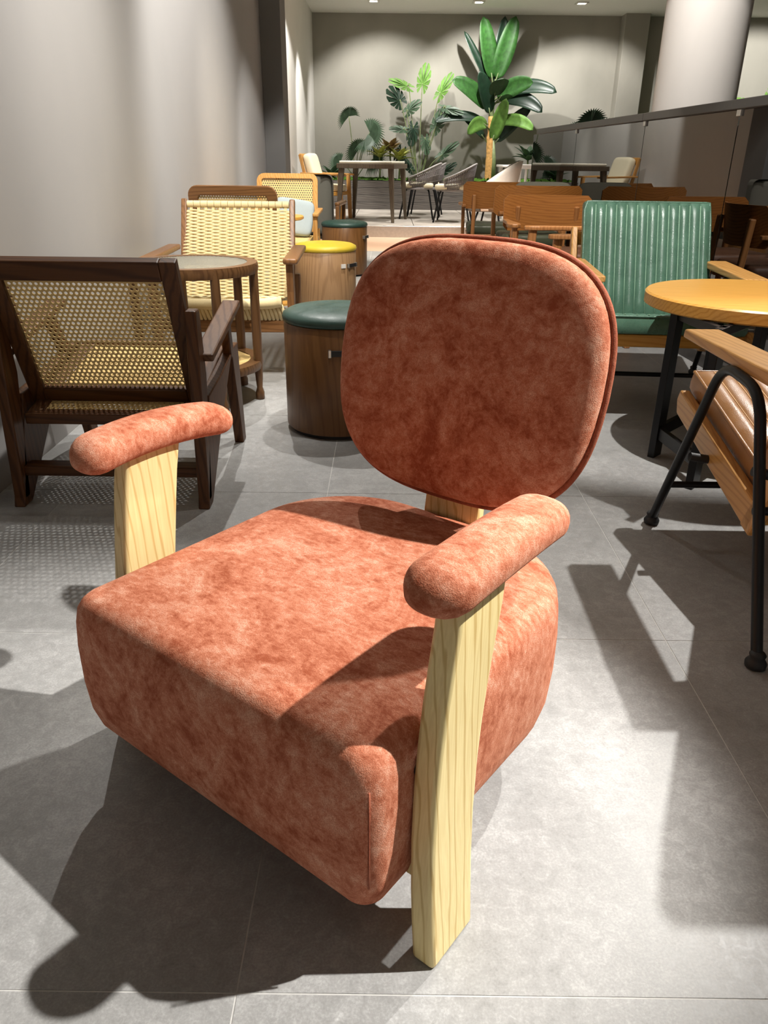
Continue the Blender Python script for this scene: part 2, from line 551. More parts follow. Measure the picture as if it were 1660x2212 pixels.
def rounded_box(mb, c, d, r, M=None):
    """box with rounded edges built from stacked rounded rectangles"""
    hx, hy, hz = d[0] / 2, d[1] / 2, d[2] / 2
    rings = []
    prof = [(-hz, r * 1.6), (-hz, r * 0.7), (-hz + 0.15 * r, r * 0.35), (-hz + 0.45 * r, r * 0.1), (-hz + r, 0), (hz - r, 0), (hz - 0.45 * r, r * 0.1), (hz - 0.15 * r, r * 0.35), (hz, r * 0.7), (hz, r * 1.6)]
    for z, ins in prof:
        rr_ = max(0.002, r * 1.5 - ins * 0.5)
        ring = [Vector((x, y, z)) for x, y in rrect(-hx + ins, hx - ins, -hy + ins, hy - ins, rr_, rr_, 4)]
        if M is not None:
            ring = [M @ p for p in ring]
        rings.append([p + Vector(c) for p in ring])
    return mb.loft(rings)
def struct(o, label=None):
    o['kind'] = 'structure'
    if label:
        o['label'] = label
    return o

# ================================================================== THE ROOM
random.seed(7)
XW = -1.25                       # face of the left wall
# floor slab (its top shows in the joints) with the concrete tiles laid on it
floor = struct(MB().box((4.3, 4.3, -0.0568), (12.4, 14.2, 0.112)).build('floor', M_GROUT), 'grey concrete-look tiled shop floor')
TX, TY, JX, JY = 0.8405, 0.83, -0.187, 0.647
tile_me = {}
def tile(x0, x1, y0, y1):
    key = (round(x1 - x0, 4), round(y1 - y0, 4))
    if key not in tile_me:
        g = 0.0013
        o = MB().box((0, 0, 0), (key[0] - 2 * g, key[1] - 2 * g, 0.008)).build('tile', M_TILE, floor)
        tile_me[key] = o.data
    else:
        o = bpy.data.objects.new('tile', tile_me[key])
        COL.objects.link(o)
        o.parent = floor
    o.location = ((x0 + x1) / 2, (y0 + y1) / 2, -0.004)
for j in range(-2, 11):
    y0 = JY + j * TY
    y1 = min(y0 + TY, 9.6)
    for i in range(-2, 5):
        x0 = max(JX + i * TX, XW)
        x1 = JX + (i + 1) * TX
        if x1 > x0 + 0.02:
            tile(x0, x1, y0, y1)
# plain continuation of the tiles out to the right and behind the camera
struct(MB().box((7.35, 4.0, -0.005), (5.5, 11.3, 0.008)).build('floor_side', M_TILE), 'grey tiled floor beyond the glass railing')
struct(MB().box((2.3, -2.3, -0.005), (7.2, 2.5, 0.008)).build('floor_front', M_TILE), 'grey tiled floor in front of the camera')
struct(MB().box((4.3, 10.5, -0.004), (12.4, 1.8, 0.012)).build('floor_wood', M_FLOORW), 'warm wooden floor strip before the terrace step')
# terrace: raised platform with stone slabs
ter = struct(MB().box((4.3, 14.0, 0.066), (12.4, 5.2, 0.132)).build('floor_terrace', M_GROUT), 'raised terrace floor of pale stone slabs')
slab = None
for j in range(4):
    for i in range(7):
        x0 = -1.43 + i * 0.9
        y0 = 11.42 + j * 0.98
        if slab is None:
            slab = MB().box((0, 0, 0), (0.892, 0.972, 0.02)).build('slab', M_PATIO, ter, bevel=0.004)
            o = slab
        else:
            o = slab.copy()
            COL.objects.link(o)
        o.location = (x0 + 0.45, y0 + 0.49, 0.14)
struct(MB().box((4.3, 11.40, 0.07), (12.4, 0.05, 0.165)).build('trim_1', M_CHROME, bevel=0.004), 'pale metal nosing along the terrace step')
# walls
struct(MB().box((XW - 0.1, 2.55, 1.71), (0.2, 12.1, 3.5)).build('wall_left', M_WALL), 'grey troweled plaster wall on the left')
struct(MB().box((-1.15, 8.80, 1.71), (0.2, 0.42, 3.5)).build('wall_pier', M_PIER, bevel=0.004), 'dark grey pier at the end of the left wall')
struct(MB().box((-1.53, 12.7, 1.71), (0.2, 7.8, 3.5)).build('wall_terrace', M_WALLW), 'pale side wall of the terrace')
struct(MB().box((4.3, 16.6, 1.71), (12.4, 0.2, 3.5)).build('wall_back', M_WALLB), 'taupe plaster wall behind the planting')
struct(MB().box((4.46, 16.35, 1.71), (0.44, 0.32, 3.5)).build('wall_pilaster', M_WALLB, bevel=0.006), 'square pilaster on the back wall')
struct(MB().box((10.4, 6.5, 1.71), (0.2, 20.2, 3.5)).build('wall_right', M_WALLB), 'far right wall of the shop')
struct(MB().box((4.3, -3.5, 1.71), (12.4, 0.2, 3.5)).build('wall_front', M_WALL), 'wall behind the camera')
struct(MB().box((4.3, 6.55, CEIL + 0.05), (12.4, 20.4, 0.1)).build('ceiling', M_CEIL), 'plain off-white ceiling')
struct(MB().lathe([(0.385, 0), (0.385, 3.42)], 64, (2.99, 8.5, 0)).build('column', M_COLUMN, smooth=True, angle=40), 'round pale plastered column')

# recessed square spotlights in the terrace ceiling
for k, (x, lab) in enumerate(((-0.28, 'recessed square ceiling spotlight, leftmost of three'),
                              (1.49, 'recessed square ceiling spotlight, middle of three, above the banana plant'),
                              (3.22, 'recessed square ceiling spotlight, rightmost of three'))):
    t = thing('ceiling_spotlight', lab, 'spotlight', (x, 15.25, CEIL), 0, 'recessed spotlights over the planting')
    m = MB()
    for sx, sy, dx, dy in ((0, -0.085, 0.2, 0.03), (0, 0.085, 0.2, 0.03), (-0.085, 0, 0.03, 0.14), (0.085, 0, 0.03, 0.14)):
        m.box((sx, sy, -0.008), (dx, dy, 0.018))
    m.build('frame', M_LAMPR, t)
    MB().lathe([(0.06, -0.001), (0.055, -0.012), (0.03, -0.016)], 20).build('lens', M_LAMP, t)

# ================================================================== RUST ARMCHAIR
arm = thing('armchair', 'rust velvet armchair with pale ash plank legs and padded arms, nearest', 'armchair', (-0.06, 1.124, 0), R(-37.5))
def seat_ring(z, ins, crown=0.0):
    x0, x1, y0, y1 = -0.318 + ins, 0.318 - ins, -0.335 + ins, 0.325 - ins
    rf = max(0.010, 0.036 - ins * 0.3)
    rb = max(0.03, 0.215 - ins * 0.8)
    return [(x, y, z) for x, y in rrect(x0, x1, y0, y1, rf, rb, 12)]
prof = [(0.066, 0.16), (0.066, 0.075), (0.072, 0.050), (0.087, 0.028), (0.11, 0.012), (0.145, 0.003), (0.20, -0.001), (0.27, -0.001), (0.315, 0.002),
        (0.338, 0.006), (0.350, 0.012), (0.358, 0.020), (0.3635, 0.032), (0.367, 0.05), (0.371, 0.09), (0.374, 0.15), (0.375, 0.24)]
seat = MB().loft([seat_ring(z, i) for z, i in prof]).build('seat', M_RUST, arm, smooth=True, angle=80)
MB().tube([(0.3080, -0.3250, z) for z in (0.16, 0.21, 0.27, 0.32)], 0.0016, 6).build('seam', M_PIPE, seat, smooth=True)
# plank front legs: waisted boards outside the seat
def leg_board(sx):
    zs = [0.0, 0.06, 0.12, 0.2, 0.28, 0.34, 0.40, 0.46, 0.50, 0.562]
    rings = []
    for z in zs:
        u = z / 0.53
        yf = -0.272 + 0.004 * math.sin(PI * u) + 0.055 * u * u + (0.03 if sx < 0 else 0.0)
        yr = -0.172 + 0.02 * u + 0.04 * u * u + (0.035 if sx < 0 else 0.0)
        xi = 0.341 - 0.016 * math.sin(PI * min(1, u * 1.0)) - 0.022 * u * u
        xo = xi + 0.037
        ring = [(sx * x, y, z) for x, y in ((xi, yf), (xo, yf), (xo, yr), (xi, yr))]
        if sx < 0:
            ring = ring[::-1]
        rings.append(ring)
    return MB().loft(rings)
for sx in (1, -1):
    leg_board(sx).build('leg', M_ASH, arm, bevel=0.007, seg=3, smooth=True, angle=50)
    # armrest: padded bar, gently arched
    rings = []
    n = 26
    y0, y1 = -0.268, 0.047
    for k in range(n + 1):
        t = k / n
        a = PI * t
        y = (y0 + y1) / 2 - math.cos(a) * (y1 - y0) / 2
        d = min(y - y0, y1 - y)
        re = 0.042
        kk = math.sqrt(max(0.0, 1 - max(0.0, 1 - d / re) ** 2))
        kk = max(kk, 0.03)
        s_ = (y - y0) / (y1 - y0)
        zc = 0.576 - 0.014 * (2 * s_ - 1) ** 2
        hw = (0.044 - 0.003 * s_) * kk
        hh = (0.031 - 0.002 * s_) * kk
        xc = sx * (0.338 - 0.008 * (2 * s_ - 1) ** 2)
        ring = []
        for j in range(24):
            q = 2 * PI * j / 24
            c, s2 = math.cos(q), math.sin(q)
            ring.append((xc + math.copysign(abs(c) ** 0.8, c) * hw, y, zc + math.copysign(abs(s2) ** 0.8, s2) * hh))
        rings.append(ring)
    MB().loft(rings).build('armrest', M_RUST, arm, smooth=True)
    MB().tube([(sx * 0.30, -0.235, 0.30), (sx * 0.345, -0.235, 0.30)], 0.011, 12).build('spacer', M_RUBBER, arm, smooth=True, angle=40)
MB().beam((-0.345, -0.21, 0.115), (0.345, -0.21, 0.115), 0.05, 0.03).build('crossbar', M_ASH, arm, bevel=0.003)
# rear plank carrying the back
MB().prism([(0.295, 0.0), (0.335, 0.0), (0.338, 0.36), (0.375, 0.60), (0.352, 0.60), (0.312, 0.36)], -0.062, 0.062, 'x').build('rear_leg', M_ASH, arm, bevel=0.004)
# backrest
BC, BA, BB, REC = Vector((0, 0.325, 0.645)), 0.279, 0.234, 0.20
bu, bv = Vector((1, 0, 0)), Vector((0, math.sin(REC), math.cos(REC)))
bn = Vector((0, -math.cos(REC), math.sin(REC)))
def brim(k, off, n=64):
    ring = []
    for i in range(n):
        t = 2 * PI * i / n
        c, s_ = math.cos(t), math.sin(t)
        x = math.copysign(abs(c) ** (2 / 3.0), c)
        y = math.copysign(abs(s_) ** (2 / 2.9), s_)
        w = BA * (1.0 - 0.045 * max(0, -y) + 0.0 * y)
        ring.append(BC + bu * (x * w * k) + bv * (y * BB * k) + bn * off)
    return ring
back = MB().loft([brim(0.975, -0.004), brim(0.992, 0.002), brim(0.992, 0.008), brim(0.982, 0.016), brim(0.962, 0.0225), brim(0.92, 0.0285), brim(0.84, 0.033),
                  brim(0.68, 0.0365), brim(0.46, 0.039), brim(0.2, 0.0402), brim(0.05, 0.0405)]).build('backrest', M_RUST, arm, smooth=True, angle=75)
MB().loft([brim(0.05, -0.040), brim(0.5, -0.039), brim(0.80, -0.034), brim(0.93, -0.026), brim(0.985, -0.016), brim(0.992, -0.008), brim(0.97, -0.003)]).build('back_shell', M_RUST, back, smooth=True)
MB().tube(brim(1.002, -0.002, 96), 0.0062, 8, closed=True).build('piping', M_PIPE, back, smooth=True)

# ================================================================== DARK CANE LOUNGE CHAIR (left, seen from behind)
cl = thing('lounge_chair', 'dark walnut lounge chair with cane back and seat, seen from behind by the left wall', 'chair', (-0.85, 2.50, 0), 0)
# local: back towards -y (the camera), front towards +y
Tz, Ty, Bz, By = 0.742, -0.315, 0.285, -0.13
fv = Vector((0, By - Ty, Bz - Tz))           # down the back
fl = fv.length
fvn = fv.normalized()
fn = Vector((0, fvn.z, -fvn.y))
def bp(x, d):
    return Vector((x, Ty, Tz)) + fvn * d
HW = 0.272
for sx in (-1, 1):
    MB().beam(bp(sx * (HW - 0.024), 0), bp(sx * (HW - 0.024), fl), 0.048, 0.032, fn).build('back_stile', M_WAL, cl, bevel=0.004)
MB().beam(bp(-HW + 0.048, 0.03), bp(HW - 0.048, 0.03), 0.06, 0.032, fn).build('back_rail', M_WALX, cl, bevel=0.004)
MB().beam(bp(-HW + 0.048, fl - 0.03), bp(HW - 0.048, fl - 0.03), 0.06, 0.032, fn).build('back_rail', M_WALX, cl, bevel=0.004)
o = cane_sheet(MB(), bp(-HW + 0.044, 0.055), (1, 0, 0), fvn, 2 * HW - 0.088, fl - 0.11, 0.0152, 0.0142, 0.335).build('cane_back', M_CANE, cl, solid=0.0025)
o['kind'] = 'stuff'
# seat frame and cane seat, falling towards the back
Sf, Sr = Vector((0, 0.30, 0.365)), Vector((0, -0.225, 0.262))
sd = (Sf - Sr)
for sx in (-1, 1):
    MB().beam(Sr + Vector((sx * 0.235, 0, 0)), Sf + Vector((sx * 0.235, 0, 0)), 0.05, 0.035).build('seat_rail', M_WALY, cl, bevel=0.004)
MB().beam(Sr + Vector((-0.26, 0.0, 0)), Sr + Vector((0.26, 0.0, 0)), 0.05, 0.035).build('seat_rail', M_WALX, cl, bevel=0.004)
MB().beam(Sf + Vector((-0.26, 0, 0)), Sf + Vector((0.26, 0, 0)), 0.05, 0.035).build('seat_rail', M_WALX, cl, bevel=0.004)
o = cane_sheet(MB(), Sr + Vector((-0.212, 0.02, 0.016)), (1, 0, 0), sd, 0.424, sd.length - 0.04, 0.0160, 0.0150, 0.26).build('cane_seat', M_CANE, cl, solid=0.0025)
o['kind'] = 'stuff'
for sx in (-1, 1):
    x0, x1 = (0.27, 0.305) if sx > 0 else (-0.305, -0.27)
    # wide rear leg rising forwards, slim front leg: an upturned V
    MB().prism([(-0.335, 0), (-0.275, 0), (-0.05, 0.20), (0.19, 0.375), (-0.02, 0.345), (-0.21, 0.33)], x0, x1, 'x').build('leg', M_WAL, cl, bevel=0.004)
    MB().prism([(0.29, 0), (0.345, 0), (0.30, 0.385), (0.18, 0.385)], x0, x1, 'x').build('leg', M_WAL, cl, bevel=0.004)
    # upright carrying the arm
    MB().prism([(-0.325, 0.02), (-0.285, 0.02), (-0.215, 0.40), (-0.235, 0.60), (-0.285, 0.60)], x0 * 1.0 - sx * 0.0, x1, 'x').build('upright', M_WAL, cl, bevel=0.006)
    MB().beam((sx * 0.305, -0.245, 0.455), (sx * 0.305, 0.24, 0.535), 0.062, 0.024).build('armrest', M_WALY, cl, bevel=0.006)
    MB().beam((sx * 0.29, 0.20, 0.36), (sx * 0.30, 0.12, 0.515), 0.03, 0.045, (0, 1, 0)).build('arm_post', M_WAL, cl, bevel=0.004)
MB().beam((-0.275, -0.262, 0.105), (0.275, -0.262, 0.105), 0.06, 0.032).build('stretcher', M_WALX, cl, bevel=0.004)

# ================================================================== ROUND SIDE TABLE WITH REEDED GLASS (left)
st = thing('side_table', 'round brown wooden side table with reeded glass top and lower shelf', 'table', (-0.832, 3.40, 0), R(38))
def ring_wood(mb, ro, ri, z0, z1):
    return mb.loft([[(r * math.cos(2 * PI * k / 56), r * math.sin(2 * PI * k / 56), z) for k in range(56)] for r, z in
                    ((ro, z0), (ro + 0.004, (z0 + z1) / 2), (ro, z1), (ri, z1), (ri, z0), (ro, z0))], cap=False)
def reeded(mb, r, z, pitch, amp):
    n = int(2 * r / pitch)
    for i in range(n):
        x0 = -r + i * pitch
        xs = [x0, x0 + pitch * 0.25, x0 + pitch * 0.5, x0 + pitch * 0.75, x0 + pitch]
        rows_t, rows_b = [], []
        for q, x in enumerate(xs):
            hy = math.sqrt(max(0.0, r * r - min(abs(x), r) ** 2))
            zz = z + amp * math.sin(PI * q / 4)
            rows_t.append([(x, -hy, zz), (x, hy, zz)])
            rows_b.append([(x, hy, z - 0.005), (x, -hy, z - 0.005)])
        mb.sheet(rows_t)
        mb.sheet(rows_b)
    return mb
ring_wood(MB(), 0.275, 0.232, 0.552, 0.594).build('rim', M_TEAKD, st, smooth=True, angle=40)
reeded(MB(), 0.234, 0.588, 0.0130, 0.0050).build('glass_top', M_CLEAR, st, smooth=True, angle=60)
ring_wood(MB(), 0.275, 0.222, 0.142, 0.178).build('shelf_rim', M_TEAKD, st, smooth=True, angle=40)
reeded(MB(), 0.224, 0.172, 0.0105, 0.004).build('shelf_slats', M_CANE, st, smooth=True, angle=60)
for a in (-42, -96, -152, 144, 78, 18):
    x, y = 0.262 * math.cos(R(a)), 0.262 * math.sin(R(a))
    MB().lathe([(0.017, 0), (0.020, 0.004), (0.020, 0.03), (0.013, 0.055), (0.016, 0.09), (0.019, 0.14), (0.021, 0.3), (0.019, 0.56), (0.017, 0.590)], 16, (x, y, 0)).build('leg', M_TEAKD, st, smooth=True, angle=60)

# ================================================================== WOVEN PAPER-CORD CHAIR
pc = thing('woven_chair', 'teak lounge chair woven with cream paper cord, facing the camera', 'chair', (-0.80, 4.10, 0), R(2))
# local: front towards -y. seat from front (-.36,.385) back to (.14,.30); back up to (.36,.775)
def weave(mb, o, ux, uy, w, h, nrow, ncol, amp, rad):
    o, ux, uy = Vector(o), Vector(ux).normalized(), Vector(uy).normalized()
    nn = ux.cross(uy)
    for j in range(nrow):
        y = (j + 0.5) / nrow * h
        path = []
        for i in range(ncol * 4 + 1):
            t = i / 4.0
            s_ = math.sin(PI * t) * (1 if j % 2 == 0 else -1)
            path.append(o + ux * (w * i / (ncol * 4)) + uy * (y + 0.28 * h / nrow * abs(s_) * (1 if s_ > 0 else -1) * 0.3) + nn * (amp * s_))
        mb.tube(path, [rad * (0.78 + 0.22 * abs(math.sin(PI * i / 4.0))) for i in range(len(path))], 6)
    return mb
Bt, Bb = Vector((0, 0.37, 0.765)), Vector((0, 0.12, 0.30))
bd = Bt - Bb
W = 0.60
bk = MB()
weave(bk, Bb + Vector((-W / 2, 0, 0)), (1, 0, 0), bd, W, bd.length * 0.945, 54, 15, 0.0042, 0.0052)
o = bk.build('woven_back', M_CORD, pc, smooth=True)
o['kind'] = 'stuff'
wp = MB()
for i in range(16):
    x = -W / 2 + 0.006 + i * (W - 0.012) / 15
    for dx in (-0.004, 0.004):
        wp.tube([Bb + Vector((x + dx, 0.002, 0)), Bt + Vector((x + dx, 0.002, 0))], 0.0042, 5)
o = wp.build('warp_cords', M_CORD, pc, smooth=True)
o['kind'] = 'stuff'
# wrapped top bar
tb = MB()
nb = 15
for i in range(nb):
    x0 = -W / 2 + 0.024 + i * (W - 0.048) / nb
    x1 = x0 + (W - 0.048) / nb - 0.0022
    tb.tube([Bt + Vector((x0, 0, 0.002)), Bt + Vector((x1, 0, 0.002))], 0.018, 10)
o = tb.build('top_wrap', M_CORD, pc, smooth=True, angle=50)
o['kind'] = 'stuff'
sfr, srr = Vector((0, -0.37, 0.392)), Vector((0, 0.13, 0.305))
sdd = srr - sfr
o = weave(MB(), sfr + Vector((-W / 2, 0, 0)), (1, 0, 0), sdd, W, sdd.length, 44, 15, 0.0042, 0.0056).build('woven_seat', M_CORD, pc, smooth=True)
o['kind'] = 'stuff'
MB().tube(smoothpath([(-W / 2 + 0.015, -0.375, 0.375), (-0.2, -0.378, 0.366), (0, -0.38, 0.362), (0.2, -0.378, 0.366), (W / 2 - 0.015, -0.375, 0.375)], 6), 0.026, 14).build('front_roll', M_CORD, pc, smooth=True)
ap = MB()
for i in range(30):
    x = -W / 2 + 0.02 + i * (W - 0.04) / 29
    ap.tube([(x, -0.378, 0.36), (x + 0.012, -0.372, 0.325), (x + 0.02, -0.35, 0.285)], 0.010, 6)
o = ap.build('front_apron', M_CORD, pc, smooth=True)
o['kind'] = 'stuff'
for sx in (-1, 1):
    MB().beam(Bb + Vector((sx * 0.292, 0.012, -0.03)), Bt + Vector((sx * 0.292, 0.0, 0)) + bd.normalized() * 0.028, 0.03, 0.034, (0, 1, 0)).build('back_post', M_TEAK, pc, bevel=0.006)
    MB().prism([(-0.39, 0), (-0.352, 0), (-0.325, 0.30), (-0.30, 0.55), (-0.39, 0.55), (-0.375, 0.42)], sx * 0.312, sx * 0.345, 'x').build('leg', M_TEAK, pc, bevel=0.005)
    MB().prism([(0.30, 0), (0.338, 0), (0.30, 0.42), (0.25, 0.42)], sx * 0.30, sx * 0.33, 'x').build('leg', M_TEAK, pc, bevel=0.005)
    rounded_box(MB(), (sx * 0.335, -0.09, 0.562), (0.07, 0.64, 0.026), 0.010).build('armrest', M_TEAK, pc, smooth=True, angle=40)
MB().beam((-0.32, -0.345, 0.255), (0.32, -0.345, 0.255), 0.03, 0.06).build('seat_rail', M_TEAKX, pc, bevel=0.004)
MB().beam((-0.31, 0.285, 0.20), (0.31, 0.285, 0.20), 0.03, 0.05).build('seat_rail', M_TEAKX, pc, bevel=0.004)

# ================================================================== CANE-BACK CHAIRS BEHIND IT
def cane_chair(label, loc, rz, wm, wmx, frame=0.052, hw=0.255, z0=0.43, z1=0.87, p=0.026):
    t = thing('cane_chair', label, 'chair', loc, rz, 'cane-backed armchairs along the left wall')
    # local: front -y, back +y, back leaning
    lean = 0.22
    def q(x, z):
        return Vector((x, 0.25 + (z - z0) * lean, z))
    outl = rrect(-hw, hw, z0, z1, 0.06, 0.06, 6)
    inn = rrect(-hw + frame, hw - frame, z0 + frame, z1 - frame, 0.02, 0.02, 6)
    d = Vector((0, 0.017, 0))
    rings = [[q(x, z) + s_ * d for x, z in pts] for pts, s_ in ((outl, -1), (outl, 1), (inn, 1), (inn, -1), (outl, -1))]
    MB().loft(rings, cap=False).build('back_frame', wmx, t, bevel=0.005)
    vv = Vector((0, lean, 1)).normalized()
    o = cane_sheet(MB(), q(-hw + frame - 0.006, z0 + frame - 0.006), (1, 0, 0), vv, 2 * (hw - frame + 0.006), (z1 - z0 - 2 * frame + 0.012) * math.sqrt(1 + lean * lean), p * 0.6, p * 0.58, 0.30).build('cane_back', M_CANE, t, solid=0.002)
    o['kind'] = 'stuff'
    rounded_box(MB(), (0, -0.02, 0.38), (0.52, 0.54, 0.07), 0.02).build('seat', M_CANE, t, smooth=True, angle=40)
    for sx in (-1, 1):
        MB().beam((sx * 0.275, -0.25, 0), (sx * 0.275, -0.27, 0.60), 0.035, 0.035, (0, 1, 0)).build('leg', wm, t, bevel=0.006)
        MB().beam((sx * 0.25, 0.31, 0), (sx * 0.25, 0.235, 0.47), 0.034, 0.036, (0, 1, 0)).build('leg', wm, t, bevel=0.006)
        MB().beam((sx * 0.28, -0.30, 0.605), (sx * 0.27, 0.28, 0.615), 0.045, 0.024).build('armrest', wm, t, bevel=0.006)
    return t
cane_chair('brown cane-back chair turned away, behind the woven cord chair', (-0.945, 5.36, 0), R(180), M_TEAK, M_TEAKX, 0.058, 0.27, 0.40, 0.845)
cane_chair('honey oak cane-back chair facing the camera with a pale blue cushion', (-0.83, 6.52, 0), R(0), M_OAKZ, M_OAKZ, 0.04, 0.25, 0.44, 0.885, 0.030)
cu = MB().loft([[Matrix.Rotation(R(72), 3, 'X') @ Vector(p) for p in r] for r in cushion(0.16, 0.14, 0.045)]).build('cushion', M_BLUE, None, smooth=True)
cu.location = (-0.76, 6.60, 0.565)
cu.rotation_euler = (0, R(8), 0)
tag(cu, 'pale blue scatter cushion leaning on the honey oak cane chair', 'cushion')
sm = thing('side_table', 'small pale wooden pedestal table beside the blue cushion', 'table', (-0.86, 5.93, 0))
MB().lathe([(0.235, 0.592), (0.25, 0.60), (0.25, 0.615), (0.245, 0.62)], 40).build('tabletop', M_OAKX, sm, smooth=True, angle=40)
MB().lathe([(0.03, 0.02), (0.022, 0.1), (0.022, 0.595)], 16).build('pedestal', M_OAKZ, sm, smooth=True, angle=40)
MB().lathe([(0.17, 0), (0.17, 0.015), (0.03, 0.025)], 32).build('base', M_OAKX, sm, smooth=True, angle=40)

# ================================================================== DRUM STOOLS
def stool(label, loc, rz, mat_body, mat_top, tagged=False):
    t = thing('drum_stool', label, 'stool', loc, rz, 'drum stools beside the left row')
    MB().lathe([(0.19, 0), (0.19, 0.018)], 48).build('plinth', M_RUBBER, t, smooth=True, angle=40)
    MB().lathe([(0.206, 0.018), (0.21, 0.024), (0.21, 0.425), (0.206, 0.43)], 64).build('drum', mat_body, t, smooth=True, angle=40)
    MB().lathe([(0.204, 0.43), (0.213, 0.436), (0.2155, 0.448), (0.210, 0.462), (0.185, 0.474), (0.12, 0.482), (0.05, 0.484), (0.01, 0.4845)], 64).build('cushion', mat_top, t, smooth=True, angle=60)
    hd = MB().box((0, -0.216, 0.345), (0.088, 0.008, 0.022)).build('handle', M_RUBBER, t, bevel=0.002)
    for sx in (-1, 1):
        MB().box((sx * 0.048, -0.213, 0.345), (0.012, 0.022, 0.028)).build('bracket', M_CHROME, hd, bevel=0.002)
    if tagged:
        MB().box((-0.085, -0.196, 0.345), (0.036, 0.006, 0.026), Matrix.Rotation(R(-24), 3, 'Z')).build('price_tag', M_WHITE, t)
stool('walnut drum stool with dark green leather top, nearest, behind the armchair', (-0.19, 3.02, 0), R(8), M_STOOL, M_DGREEN)
stool('oak drum stool with yellow leather top', (-0.425, 5.5, 0), R(62), M_STOOL2, M_YELLOW, True)
stool('drum stool with dark green leather top, farthest, behind the yellow one', (-0.40, 7.55, 0), R(70), M_STOOL, M_DGREEN)

